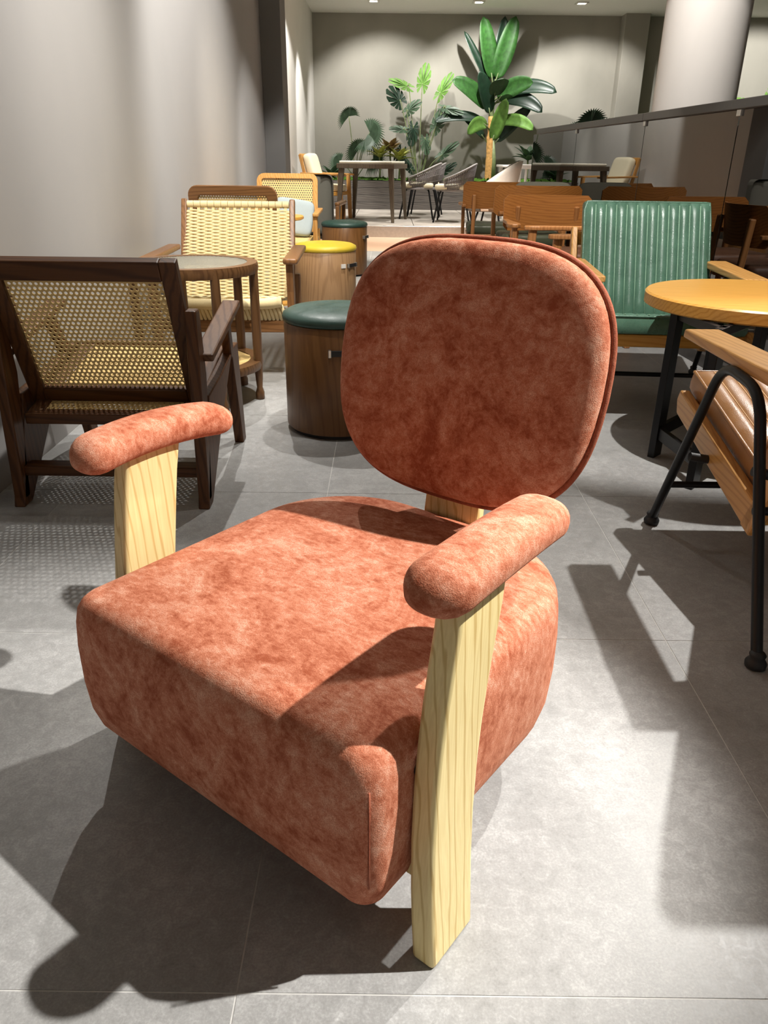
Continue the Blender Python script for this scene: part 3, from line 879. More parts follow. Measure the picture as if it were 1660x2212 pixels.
# ================================================================== LEATHER LOUNGE CHAIRS WITH STEEL FRAMES (right)
def leather_chair(label, loc, rz, lm, sm_):
    t = thing('leather_chair', label, 'armchair', loc, rz)
    # local: front -y
    for sx in (-1, 1):
        x = sx * 0.39
        pts = fillet([(x, -0.362, 0.03), (x - sx * 0.012, -0.115, 0.555), (x - sx * 0.012, 0.075, 0.545), (x, 0.365, 0.03)], 0.075, 8)
        pts = fillet([(x, -0.362, 0.02), (x - sx * 0.012, -0.105, 0.555), (x - sx * 0.012, 0.10, 0.545), (x, 0.365, 0.02)], 0.07, 8)
        fr = MB().tube(pts, 0.0125, 12).build('side_frame', M_BLACK, t, smooth=True, angle=60)
        for y in (-0.362, 0.365):
            MB().lathe([(0.016, 0), (0.022, 0.004), (0.023, 0.014), (0.018, 0.022), (0.015, 0.026), (0.018, 0.034), (0.013, 0.04)], 16, (x, y, 0)).build('foot', M_RUBBER, fr, smooth=True)
        # armrest
        pts2 = [(-0.415, 0.555), (-0.41, 0.580), (0.125, 0.590), (0.135, 0.558)]
        MB().prism(pts2, sx * 0.275, sx * 0.372, 'x').build('armrest', M_OAK, t, bevel=0.006, seg=3)
        # seat side board
        MB().prism([(-0.50, 0.352), (-0.485, 0.385), (0.10, 0.262), (0.075, 0.185), (-0.485, 0.312)], sx * 0.325, sx * 0.295, 'x').build('seat_rail', M_OAK, t, bevel=0.006)
        # back side board
        MB().prism([(0.03, 0.19), (0.085, 0.18), (0.31, 0.70), (0.275, 0.72)], sx * 0.325, sx * 0.295, 'x').build('back_rail', M_OAKZ, t, bevel=0.006)
        MB().tube([(sx * 0.31, -0.21, 0.265), (sx * 0.375, -0.21, 0.275)], 0.012, 10).build('bolt', M_RUBBER, t, smooth=True, angle=40)
        MB().tube([(sx * 0.31, 0.16, 0.36), (sx * 0.385, 0.16, 0.38)], 0.012, 10).build('bolt', M_RUBBER, t, smooth=True, angle=40)
    MB().beam((-0.30, -0.455, 0.335), (0.30, -0.455, 0.335), 0.03, 0.05).build('seat_rail', M_OAKX, t, bevel=0.004)
    MB().beam((-0.30, 0.05, 0.225), (0.30, 0.05, 0.225), 0.03, 0.05).build('seat_rail', M_OAKX, t, bevel=0.004)
    MB().beam((-0.30, 0.275, 0.665), (0.30, 0.275, 0.665), 0.03, 0.06).build('back_rail', M_OAKX, t, bevel=0.004)
    MB().tube([(-0.385, 0.20, 0.30), (0.385, 0.20, 0.30)], 0.010, 10).build('cross_tube', M_BLACK, t, smooth=True, angle=40)
    MB().tube([(-0.385, -0.30, 0.155), (0.385, -0.30, 0.155)], 0.010, 10).build('cross_tube', M_BLACK, t, smooth=True, angle=40)
    # channelled cushions: length along L, channels run along L
    def channel(name, o, L, Nn, length, thick, nch=10, w=0.57, dep=0.012):
        o, L, Nn = Vector(o), Vector(L).normalized(), Vector(Nn).normalized()
        Xv = Vector((1, 0, 0))
        m = MB()
        per = 8
        nx = nch * per
        ny = 14
        rows = []
        for j in range(ny + 1):
            v = j / ny
            ev = min(v, 1 - v) * length
            row = []
            for i in range(nx + 1):
                u = i / nx
                eu = min(u, 1 - u) * w
                e = min(1.0, eu / 0.03) ** 0.5 * min(1.0, ev / 0.03) ** 0.5
                ch = abs(math.sin(PI * u * nch)) ** 0.6
                h = thick / 2 + (dep * ch + 0.006) * e
                row.append(o + Xv * (w * (u - 0.5)) + L * (length * v) + Nn * h)
            rows.append(row)
        m.sheet(rows)
        rim = [rows[0][i] for i in range(nx + 1)] + [rows[j][nx] for j in range(1, ny + 1)] + [rows[ny][i] for i in range(nx - 1, -1, -1)] + [rows[j][0] for j in range(ny - 1, 0, -1)]
        cen = o + L * (length / 2)
        def sh(p, off, g):
            d = p - cen
            d = d - Nn * d.dot(Nn)
            return cen + d * g + Nn * off
        rs = [rim, [sh(p, thick * 0.30, 1.012) for p in rim], [sh(p, 0, 1.016) for p in rim], [sh(p, -thick * 0.30, 1.012) for p in rim], [sh(p, -thick / 2, 0.985) for p in rim]]
        m.loft([list(reversed(r)) for r in rs], cap=False)
        m.add(rs[-1], [tuple(range(len(rim)))])
        cu_ = m.build(name, lm, t, smooth=True, angle=55)
        e1 = [sh(rim[k], thick * 0.46, 1.006) for k in range(0, len(rim), 3)]
        MB().tube(e1, 0.0055, 6, closed=True).build('piping', lm, cu_, smooth=True)
        for k in range(1, nch):
            x = w * (k / nch - 0.5)
            MB().tube([o + Xv * x + L * (length * q) + Nn * (thick / 2 + 0.0072) for q in (0.03, 0.35, 0.65, 0.97)], 0.0019, 5).build('stitch', sm_, cu_, smooth=True)
    sl = Vector((0, 0.56, -0.125)).normalized()
    channel('seat_cushion', (0, -0.50, 0.405), sl, (0, -sl.z, sl.y), 0.57, 0.07, 12, 0.57, 0.006)
    bl = Vector((0, 0.25, 0.52)).normalized()
    channel('back_cushion', (0, 0.015, 0.325), bl, (0, -bl.z, bl.y), 0.545, 0.07, 12, 0.57, 0.014)
    return t
leather_chair('green channelled leather armchair with oak arms and black steel frame', (1.19, 3.60, 0), R(-4), M_GREEN, M_STITCH_G)
leather_chair('tan channelled leather armchair with oak arms, cut off by the right edge', (1.205, 1.743, 0), R(180), M_TAN, M_STITCH_T)

# ================================================================== ROUND OAK TABLE (right)
rt = thing('round_table', 'round oak table on black flat steel legs, at the right edge', 'table', (1.31, 2.76, 0))
MB().lathe([(0.374, 0.537), (0.384, 0.543), (0.384, 0.578), (0.378, 0.584), (0.2, 0.584)], 96).build('tabletop', M_OAKX, rt, smooth=True, angle=35)
cx_, cy_ = 1.31, 2.76
L1, L2, L3, L4 = (1.012, 2.70), (1.045, 2.40), (1.28, 2.99), (1.31, 2.69)
for (x, y) in (L1, L2, L3, L4):
    MB().box((x - cx_, y - cy_, 0.2685), (0.026, 0.062, 0.537), Matrix.Rotation(R(-43), 3, 'Z')).build('leg', M_BLACK, rt, bevel=0.002)
for a, b_ in ((L1, L2), (L3, L4), (L1, L3), (L2, L4)):
    MB().beam((a[0] - cx_, a[1] - cy_, 0.095), (b_[0] - cx_, b_[1] - cy_, 0.095), 0.02, 0.045).build('stretcher', M_BLACK, rt, bevel=0.002)
    MB().beam((a[0] - cx_, a[1] - cy_, 0.522), (b_[0] - cx_, b_[1] - cy_, 0.522), 0.02, 0.03).build('top_bar', M_BLACK, rt, bevel=0.002)

# ================================================================== BENT PLYWOOD ARMCHAIRS
def ply_chair(label, loc, rz, sm_=M_OLIVE, w=0.60, bend=0.09, zt=0.79):
    t = thing('plywood_armchair', label, 'armchair', loc, rz, 'bent plywood armchairs near the railing')
    # local: front -y, backrest at +y, its ends bending forwards
    def plate(w_, z0, z1, y0, th=0.013, n=20, rc=0.03):
        m = MB()
        rows = []
        for s_ in (0, 1):
            rr_ = []
            for j in range(7):
                v = j / 6
                row = []
                for i in range(n + 1):
                    u = 2 * i / n - 1
                    x = u * w_ / 2
                    ex = max(0.0, abs(x) - (w_ / 2 - rc)) / rc
                    cut = rc * (1 - math.sqrt(max(0, 1 - ex * ex)))
                    za, zb = z0 + cut, z1 - cut
                    y = y0 - bend * u * u + (0.5 - v) * -0.03 + s_ * th
                    row.append((x, y, za + (zb - za) * v))
                rr_.append(row)
            rows.append(rr_)
        m.sheet(rows[0])
        m.sheet([list(reversed(r)) for r in rows[1]])
        rim = lambda g: [g[0][i] for i in range(n + 1)] + [g[j][n] for j in range(1, 7)] + [g[6][i] for i in range(n - 1, -1, -1)] + [g[j][0] for j in range(5, 0, -1)]
        m.loft([rim(rows[1]), rim(rows[0])], cap=False)
        return m
    plate(w, zt - 0.225, zt, 0.27).build('backrest', M_PLY, t, smooth=True, angle=45)
    rounded_box(MB(), (0, -0.02, 0.425), (0.50, 0.50, 0.085), 0.03).build('seat', sm_, t, smooth=True, angle=50)
    MB().box((0, -0.02, 0.375), (0.50, 0.50, 0.022)).build('seat_board', M_PLY, t, bevel=0.004)
    for sx in (-1, 1):
        MB().beam((sx * 0.27, -0.22, 0), (sx * 0.285, -0.19, 0.62), 0.032, 0.05, (0, 1, 0)).build('leg', M_PLYZ, t, bevel=0.008)
        MB().beam((sx * 0.20, 0.31, 0), (sx * 0.20, 0.262, 0.72), 0.034, 0.036, (0, 1, 0)).build('leg', M_PLYZ, t, bevel=0.008)
        # paddle arm
        outl = [(sx * (0.29 + a), b_) for a, b_ in ((-0.022, 0.24), (-0.03, 0.0), (-0.045, -0.16), (-0.04, -0.215), (-0.015, -0.245), (0.02, -0.24), (0.04, -0.20), (0.042, -0.14), (0.02, 0.0), (0.012, 0.24))]
        if sx < 0:
            outl = outl[::-1]
        MB().prism(outl, 0.615, 0.64, 'z').build('armrest', M_PLYZ, t, bevel=0.007, seg=3)
    return t
ply_chair('brown plywood armchair with straight back plate, nearest the green chair', (1.09, 5.34, 0), R(0), M_BROWNL, 0.60, 0.03)
ply_chair('brown plywood armchair seen from behind with curved back, middle of the row', (1.17, 6.62, 0), R(181), M_OLIVE, 0.68, 0.12, 0.828)
ply_chair('dark plywood armchair farthest along the row, below the white shell chair', (0.99, 7.62, 0), R(176), M_OLIVE, 0.60, 0.06, 0.828)
ply_chair('plywood armchair in side view, half hidden behind the green leather chair', (1.10, 4.70, 0), R(-86), M_BROWNL, 0.56, 0.09)
pf = thing('pouf', 'low olive leather pouf beside the plywood chairs', 'pouf', (0.70, 7.0, 0))
MB().lathe([(0.17, 0.02), (0.195, 0.06), (0.205, 0.2), (0.195, 0.34), (0.17, 0.385), (0.1, 0.40), (0.02, 0.402)], 36).build('body', M_OLIVE, pf, smooth=True)
MB().lathe([(0.16, 0), (0.16, 0.03)], 24).build('base', M_RUBBER, pf)
cu = MB().loft([[Matrix.Rotation(R(62), 3, 'X') @ Vector(p) for p in r] for r in cushion(0.24, 0.15, 0.05)]).build('cushion', M_GREYF, None, smooth=True)
cu.location = (1.30, 6.92, 0.70)
tag(cu, 'dark grey cushion showing above the curved plywood back', 'cushion')

# ================================================================== GLASS RAILING
gr = thing('glass_railing', 'smoked glass railing with charcoal cap rail', 'railing', (0, 0, 0))
RA, RB = Vector((1.475, 8.62, 0)), Vector((1.80, 3.00, 0))
rd = (RB - RA)
rl = rd.length
rd.normalize()
rside = Vector((-rd.y, rd.x, 0))
def rp(d, z):
    return RA + rd * d + Vector((0, 0, z))
cuts = [0.0, 3.12, rl]
for a, b_ in zip(cuts[:-1], cuts[1:]):
    MB().beam(rp(a + (0.22 if a == 0 else 0.002), 1.262), rp(b_ - 0.002, 1.262), 0.06, 0.045).build('cap_rail', M_RAIL, gr, bevel=0.004)
n_p = [0.0, 1.56, 3.12, 4.4, rl]
for a, b_ in zip(n_p[:-1], n_p[1:]):
    MB().beam(rp(a + 0.004, 0.655), rp(b_ - 0.004, 0.655), 0.012, 1.17).build('glass_pane', M_GLASS, gr, bevel=0.001)
for d in n_p[1:-1]:
    MB().box(rp(d, 1.225), (0.03, 0.05, 0.03)).build('clip', M_CHROME, gr, bevel=0.002)
MB().beam(rp(0.0, 0.035), rp(rl, 0.035), 0.07, 0.07).build('base_channel', M_RAIL, gr, bevel=0.004)

# ================================================================== BEYOND THE RAILING
sf = thing('reflection_sofa', 'taupe sofa with a high rounded back, standing in for a reflection in the smoked glass', 'sofa', (2.45, 7.75, 0))  # solid shape added in place of a rounded reflection in the panes
bk = MB()
rings = []
for k in range(7):
    y = 0.0 + 0.05 * math.sin(k / 6 * PI) * 0 + k * 0.02
    ins = 0.05 * (abs(k - 3) / 3) ** 3
    rings.append([(x, 0.2 + k * 0.025 - 0.075, z) for x, z in rrect(-0.60 + ins, 0.60 - ins, 0.18 + ins, 1.0 - ins, 0.05, 0.22, 8)])
bk.loft(rings).build('backrest', M_TAUPE, sf, smooth=True, angle=60)
rounded_box(MB(), (0, -0.2, 0.34), (1.1, 0.62, 0.2), 0.05).build('seat', M_TAUPE, sf, smooth=True, angle=50)
MB().box((0, -0.12, 0.2), (1.1, 0.6, 0.08)).build('base', M_GREYW, sf, bevel=0.01)
for sx in (-1, 1):
    for y in (-0.35, 0.12):
        MB().lathe([(0.018, 0), (0.024, 0.17)], 12, (sx * 0.48, y, 0)).build('leg', M_GREYW, sf)
ct = thing('counter', 'long pale topped counter standing in for a table top reflected in the glass railing', 'counter', (3.9, 10.4, 0))  # added for the pale line that a table top mirrors in the glass
MB().box((0, 0, 0.965), (3.8, 0.5, 0.05)).build('worktop', M_STONE, ct, bevel=0.006)
MB().box((0, 0.02, 0.47), (3.7, 0.4, 0.94)).build('cabinet', M_DGREY, ct, bevel=0.004)
mo = thing('monitor', 'large black screen on a stand behind the glass, at the right edge', 'screen', (3.02, 6.5, 0))
MB().box((0, 0, 1.09), (0.82, 0.035, 0.34)).build('screen', M_SCREEN, mo, bevel=0.006)
MB().box((0, 0.03, 0.62), (0.06, 0.03, 0.64)).build('post', M_BLACK, mo, bevel=0.004)
MB().box((0, 0.0, 0.32), (0.5, 0.3, 0.03)).build('foot', M_BLACK, mo, bevel=0.004)
bd_ = thing('low_cabinet', 'black low cabinet under the screen behind the glass', 'cabinet', (3.4, 6.4, 0))
MB().box((0, 0, 0.14), (2.2, 0.7, 0.28)).build('body', M_BLACK, bd_, bevel=0.006)
MB().box((0, 0, 0.2925), (2.24, 0.74, 0.025)).build('top', M_SCREEN, bd_, bevel=0.004)
bs = thing('darkening_sofa', 'black leather sofa added behind the glass railing to keep it dark', 'sofa', (2.75, 4.9, 0), R(90))  # unseen sofa, added so the area behind the panes stays dark
rounded_box(MB(), (0, -0.05, 0.33), (1.7, 0.8, 0.24), 0.05).build('seat', M_SCREEN, bs, smooth=True, angle=50)
rounded_box(MB(), (0, 0.38, 0.52), (1.7, 0.2, 0.62), 0.05).build('backrest', M_SCREEN, bs, smooth=True, angle=50)
for sx in (-1, 1):
    rounded_box(MB(), (sx * 0.85, -0.02, 0.40), (0.16, 0.9, 0.42), 0.04).build('arm', M_SCREEN, bs, smooth=True, angle=50)
    for y in (-0.4, 0.35):
        MB().lathe([(0.02, 0), (0.02, 0.22)], 10, (sx * 0.78, y, 0)).build('leg', M_BLACK, bs)
bo = thing('water_bottle', 'clear plastic water bottle on the pale counter', 'bottle', (3.95, 10.28, 0.99))
MB().lathe([(0.03, 0), (0.034, 0.01), (0.034, 0.15), (0.012, 0.2), (0.012, 0.215)], 16).build('body', M_BOTTLE, bo, smooth=True, angle=50)
MB().lathe([(0.015, 0.212), (0.015, 0.232)], 14).build('cap', M_WHITE, bo)

# ================================================================== TERRACE FURNITURE
ZT = 0.15
ac = thing('wood_armchair', 'pale wooden terrace armchair with cream cushions, by the white wall', 'armchair', (-0.93, 12.6, ZT), R(80))
for sx in (-1, 1):
    MB().beam((sx * 0.29, -0.30, 0), (sx * 0.29, -0.27, 0.62), 0.04, 0.06, (0, 1, 0)).build('leg', M_OAKZ, ac, bevel=0.006)
    MB().beam((sx * 0.29, 0.30, 0), (sx * 0.27, 0.22, 0.5), 0.04, 0.06, (0, 1, 0)).build('leg', M_OAKZ, ac, bevel=0.006)
    MB().beam((sx * 0.27, 0.22, 0.45), (sx * 0.27, 0.33, 0.90), 0.035, 0.045, (0, 1, 0)).build('back_post', M_OAKZ, ac, bevel=0.006)
    MB().beam((sx * 0.30, -0.36, 0.63), (sx * 0.29, 0.32, 0.645), 0.06, 0.026).build('armrest', M_OAK, ac, bevel=0.006)
MB().box((0, 0, 0.37), (0.58, 0.56, 0.05)).build('seat_frame', M_OAKX, ac, bevel=0.006)
MB().beam((-0.27, 0.325, 0.86), (0.27, 0.325, 0.86), 0.03, 0.1).build('back_rail', M_OAKX, ac, bevel=0.006)
MB().loft([[Vector(p) + Vector((0, 0, 0.445)) for p in r] for r in cushion(0.27, 0.27, 0.055)]).build('seat_cushion', M_CREAM, ac, smooth=True)
MB().loft([[Matrix.Rotation(R(74), 3, 'X') @ Vector(p) + Vector((0, 0.20, 0.70)) for p in r] for r in cushion(0.25, 0.22, 0.07)]).build('back_cushion', M_CREAM, ac, smooth=True)

ga = thing('grey_armchair', 'grey upholstered armchair with wooden arms, below the terrace', 'armchair', (-0.775, 8.15, 0), R(176))
rounded_box(MB(), (0, 0.25, 0.59), (0.54, 0.10, 0.54), 0.06).build('backrest', M_GREYF, ga, smooth=True, angle=50)
rounded_box(MB(), (0, -0.03, 0.36), (0.56, 0.52, 0.16), 0.04).build('seat', M_GREYF, ga, smooth=True, angle=50)
for sx in (-1, 1):
    rounded_box(MB(), (sx * 0.31, -0.02, 0.60), (0.05, 0.56, 0.035), 0.012).build('armrest', M_TEAK, ga, smooth=True, angle=40)
    MB().beam((sx * 0.31, -0.26, 0), (sx * 0.31, -0.24, 0.585), 0.035, 0.04, (0, 1, 0)).build('leg', M_TEAK, ga, bevel=0.006)
    MB().beam((sx * 0.31, 0.28, 0), (sx * 0.31, 0.24, 0.585), 0.035, 0.04, (0, 1, 0)).build('leg', M_TEAK, ga, bevel=0.006)

dt = thing('dining_table', 'grey-brown square terrace table with tapered legs and cream top slab', 'table', (-0.23, 12.45, ZT), R(-14))
rounded_box(MB(), (0.0, 0.0, 0.805), (0.80, 0.80, 0.035), 0.012).build('top_slab', M_STONE, dt, smooth=True, angle=40)
MB().box((0, 0, 0.755), (0.86, 0.86, 0.065)).build('frame', M_GREYW, dt, bevel=0.006)
for sx in (-1, 1):
    for sy in (-1, 1):
        MB().beam((sx * 0.42, sy * 0.42, 0), (sx * 0.37, sy * 0.37, 0.725), 0.04, 0.04, (0, 1, 0), 0.075, 0.075).build('leg', M_GREYW, dt, bevel=0.004)

def rope_chair(label, loc, rz):
    t = thing('rope_chair', label, 'chair', loc, rz, 'grey rope terrace chairs with cream cushions')
    # local front -y; barrel back around +y
    def arc(a, r=0.30, z=0.0):
        return Vector((r * math.sin(a), 0.02 + r * math.cos(a) * 0.95, z))
    A0 = R(118)
    top = [arc(-A0 + 2 * A0 * k / 24, 0.32, 0.56 + 0.24 * math.cos((-A0 + 2 * A0 * k / 24) / 2) ** 3) for k in range(25)]
    bot = [arc(-A0 + 2 * A0 * k / 24, 0.255, 0.45) for k in range(25)]
    path = [bot[0]] + top + [bot[-1]]
    MB().tube(fillet(path, 0.03, 3), 0.013, 8).build('top_frame', M_ROPEF, t, smooth=True)
    MB().tube(bot, 0.012, 8).build('bottom_frame', M_ROPEF, t, smooth=True)
    rp_ = MB()
    for k in range(48):
        f = (k + 0.5) / 2
        i = min(23, int(f))
        u = f - i
        a = bot[i].lerp(bot[i + 1], u)
        b_ = top[i].lerp(top[i + 1], u)
        rp_.tube([a, a.lerp(b_, 0.5) * 1.0 + Vector((0, 0, 0)), b_], 0.0085, 5)
    for q in (0.3, 0.55, 0.8):
        rp_.tube([bot[i].lerp(top[i], q) for i in range(25)], 0.008, 5)
    o = rp_.build('rope_back', M_ROPE, t, smooth=True)
    o['kind'] = 'stuff'
    MB().lathe([(0.26, 0.425), (0.27, 0.44), (0.26, 0.452)], 32).build('seat_frame', M_ROPEF, t, smooth=True)
    rounded_box(MB(), (0, -0.01, 0.487), (0.50, 0.50, 0.07), 0.028).build('seat_cushion', M_CREAM, t, smooth=True, angle=50)
    for sx in (-1, 1):
        MB().tube(fillet([(sx * 0.27, -0.26, 0), (sx * 0.21, -0.18, 0.43), (sx * 0.12, -0.1, 0.435)], 0.05), 0.0135, 8).build('leg', M_BLACK, t, smooth=True)
        MB().tube(fillet([(sx * 0.25, 0.27, 0), (sx * 0.2, 0.18, 0.43), (sx * 0.12, 0.1, 0.435)], 0.05), 0.0135, 8).build('leg', M_BLACK, t, smooth=True)
    return t
rope_chair('grey rope chair with cream cushion, nearest of the terrace three', (0.98, 12.35, ZT), R(-100))
rope_chair('grey rope chair with cream cushion, beside the table, middle of three', (0.50, 12.98, ZT), R(-104))
rope_chair('grey rope chair farthest back of three, mostly hidden by the others', (0.62, 13.75, ZT), R(-98))
ws = thing('shell_chair', 'white moulded shell chair with dark inner side', 'chair', (1.37, 10.9, 0), R(-112))
sh = []
for k in range(21):
    a = R(-105 + 210 * k / 20)
    zt = 0.56 + 0.44 * max(0, math.cos(a * 0.62)) ** 1.5
    sh.append((a, zt))
rows = []
for j in range(9):
    v = j / 8
    rows.append([((0.25 + 0.10 * v) * math.sin(a), (0.25 + 0.12 * v) * math.cos(a), 0.40 + (zt - 0.40) * v) for a, zt in sh])
MB().sheet(rows).build('shell', M_WHITE, ws, smooth=True, solid=0.018)
rows2 = [[(x * 0.94, y * 0.94, z + 0.004) for x, y, z in r] for r in rows]
MB().sheet(rows2).build('inner_pad', M_DGREY, ws, smooth=True, solid=0.012)
rounded_box(MB(), (0, -0.03, 0.42), (0.44, 0.46, 0.07), 0.025).build('seat', M_DGREY, ws, smooth=True, angle=50)
for sx in (-1, 1):
    for sy in (-1, 1):
        MB().tube([(sx * 0.25, sy * 0.24, 0), (sx * 0.14, sy * 0.13, 0.40)], 0.013, 8).build('leg', M_BLACK, ws, smooth=True)
wt = thing('white_table', 'white slim terrace table below the banana plant', 'table', (2.35, 13.4, ZT))
rounded_box(MB(), (0, 0, 0.77), (1.15, 0.8, 0.035), 0.012).build('tabletop', M_WHITE, wt, smooth=True, angle=40)
for sx in (-1, 1):
    for sy in (-1, 1):
        MB().box((sx * 0.5, sy * 0.33, 0.375), (0.05, 0.05, 0.75)).build('leg', M_WHITE, wt, bevel=0.004)
for k, (x, y, rz, lab) in enumerate(((1.95, 12.55, 10, 'white slatted garden chair at the left of the white table'), (2.75, 12.6, -12, 'white slatted garden chair at the right of the white table'))):
    t = thing('garden_chair', lab, 'chair', (x, y, ZT), R(180 + rz), 'white garden chairs at the white table')
    MB().box((0, 0, 0.44), (0.46, 0.44, 0.03)).build('seat', M_WHITE, t, bevel=0.006)
    for sx in (-1, 1):
        MB().beam((sx * 0.21, -0.2, 0), (sx * 0.21, -0.19, 0.43), 0.035, 0.035, (0, 1, 0)).build('leg', M_WHITE, t)
        MB().beam((sx * 0.21, 0.24, 0), (sx * 0.21, 0.22, 0.80), 0.035, 0.035, (0, 1, 0)).build('leg', M_WHITE, t)
    MB().beam((-0.22, 0.225, 0.77), (0.22, 0.225, 0.77), 0.025, 0.06).build('top_rail', M_WHITE, t, bevel=0.006)
    for q in range(4):
        MB().beam((-0.135 + q * 0.09, 0.225, 0.45), (-0.135 + q * 0.09, 0.225, 0.75), 0.03, 0.015, (0, 1, 0)).build('slat', M_WHITE, t)

# ================================================================== PLANTING
pl = thing('planter', 'long grey timber-clad planter along the back wall', 'planter', (4.0, 15.73, ZT))
MB().box((0, 0.0, 0.24), (10.8, 0.90, 0.48)).build('box', M_DGREY, pl)
for k in range(4):
    MB().box((0, -0.462, 0.062 + k * 0.122), (10.8, 0.022, 0.117)).build('board', M_PLANTER, pl, bevel=0.003)
ms = MB()
random.seed(3)
rows = []
for j in range(9):
    rows.append([(-5.38 + 10.76 * i / 120, -0.44 + 0.88 * j / 8, 0.485 + random.random() * 0.06 * (0.4 if j in (0, 8) else 1)) for i in range(121)])
ms.sheet(rows)
for k in range(700):
    x, y = random.uniform(-5.3, 3.0), random.uniform(-0.43, 0.2)
    a = random.uniform(0, 2 * PI)
    s_ = random.uniform(0.04, 0.09)
    d = Vector((math.cos(a), math.sin(a), random.uniform(0.4, 1.2))).normalized()
    sd_ = Vector((-math.sin(a), math.cos(a), 0))
    p = Vector((x, y, 0.49))
    ms.add([p, p + d * s_ * 0.6 + sd_ * s_ * 0.3, p + d * s_ * 1.1, p + d * s_ * 0.6 - sd_ * s_ * 0.3], [(0, 1, 2, 3)])
o = ms.build('moss', M_MOSS, pl)
o['kind'] = 'stuff'
ZB = 0.64
def leaf_rows(base, d0, length, width, droop, fold=0.25, n=12, shape=0.75, face=(0, 0, 1), roll=0.0, pw=0.75):
    """long blade: rows of (left, mid, right) points along an arching midrib"""
    d = Vector(d0).normalized()
    p = Vector(base)
    rows = []
    side = d.cross(Vector(face))
    if side.length < 0.05:
        side = Vector((1, 0, 0))
    side.normalize()
    side = Matrix.Rotation(roll, 3, d) @ side
    for k in range(n + 1):
        t = k / n
        w = width * max(0.02, math.sin(PI * min(1, t ** shape)) ** pw) if 0 < k < n else width * 0.03
        up = side.cross(d).normalized()
        rows.append([p + side * (-w) + up * (w * fold), p + side * (-w * 0.5) + up * (w * fold * 0.35), p, p + side * (w * 0.5) + up * (w * fold * 0.35), p + side * w + up * (w * fold)])
        d = (d + Vector((0, 0, -droop / n))).normalized()
        side = (side - d * side.dot(d)).normalized()
        p = p + d * (length / n)
    return rows
# banana plant
ban = thing('banana_plant', 'tall banana plant with broad glossy leaves and straw trunk', 'plant', (1.93, 15.95, ZB))
MB().tube(smoothpath([(0, 0, -0.05), (0.0, 0, 0.35), (-0.02, 0, 0.75), (-0.03, 0, 1.1)], 5), [0.085] * 6 + [0.075] * 5 + [0.055] * 5, 12).build('trunk', M_TRUNK, ban, smooth=True)
MB().tube([(0.07, -0.06, 0.0), (0.06, -0.05, 0.4), (0.02, -0.03, 0.8)], [0.045, 0.04, 0.02], 10).build('sheath', M_STEM, ban, smooth=True)
MB().tube([(-0.02, 0, 0.8), (-0.03, 0, 1.2), (-0.02, 0, 1.65)], [0.055, 0.05, 0.025], 10).build('pseudostem', M_STEM, ban, smooth=True)
# z of attachment, direction (x,y,z), length, half width, droop, material
BL = [(1.55, (-0.24, -0.10, 1.0), 0.98, 0.155, 0.05, M_LEAF), (1.55, (0.26, -0.10, 1.0), 1.0, 0.165, 0.10, M_LEAF), (1.5, (-0.62, 0.0, 1.0), 0.95, 0.075, 0.0, M_LEAF_D),
      (1.5, (0.12, 0.1, 1.0), 1.05, 0.12, 0.0, M_LEAF_D), (1.35, (0.9, -0.1, 0.55), 1.05, 0.13, 0.95, M_LEAF_D), (1.3, (1.0, -0.2, 0.35), 0.82, 0.14, 1.1, M_LEAF_D),
      (1.25, (0.55, -0.4, 0.7), 0.75, 0.15, 0.95, M_LEAF), (1.3, (0.1, -0.7, 0.95), 0.65, 0.16, 1.25, M_LEAF_G), (1.1, (-0.65, -0.2, 0.8), 0.85, 0.16, 0.75, M_LEAF),
      (1.0, (-0.30, -0.3, 1.0), 0.75, 0.14, 0.5, M_LEAF_D), (0.95, (-1.0, -0.15, 0.40), 0.95, 0.10, 0.75, M_LEAF_D), (0.85, (-0.62, -0.65, 0.5), 0.62, 0.12, 1.5, M_LEAF_L),
      (0.55, (0.22, -0.35, 1.0), 0.75, 0.13, 0.25, M_LEAF_L), (0.9, (0.85, -0.3, 0.5), 0.7, 0.11, 1.3, M_LEAF_L), (0.55, (0.75, -0.1, 0.9), 0.85, 0.12, 0.25, M_LEAF_D),
      (0.6, (-0.7, -0.1, 0.8), 0.62, 0.08, 0.4, M_LEAF_D)]
for z, d, L, w, dr, mt in BL:
    dd = Vector(d).normalized()
    b0 = Vector((-0.02, 0, z))
    st_len = 0.16
    tip = b0 + dd * st_len
    lf = MB().sheet(leaf_rows(tip, dd, L, w, dr, 0.28, 14, 0.9, (0.15, -1.0, 0.55), 0.0, 0.42)).build('leaf', mt, ban, smooth=True, solid=0.003)
    MB().tube([b0, tip, tip + dd * 0.1], [0.018, 0.014, 0.008], 6).build('stalk', M_STEM, lf, smooth=True)

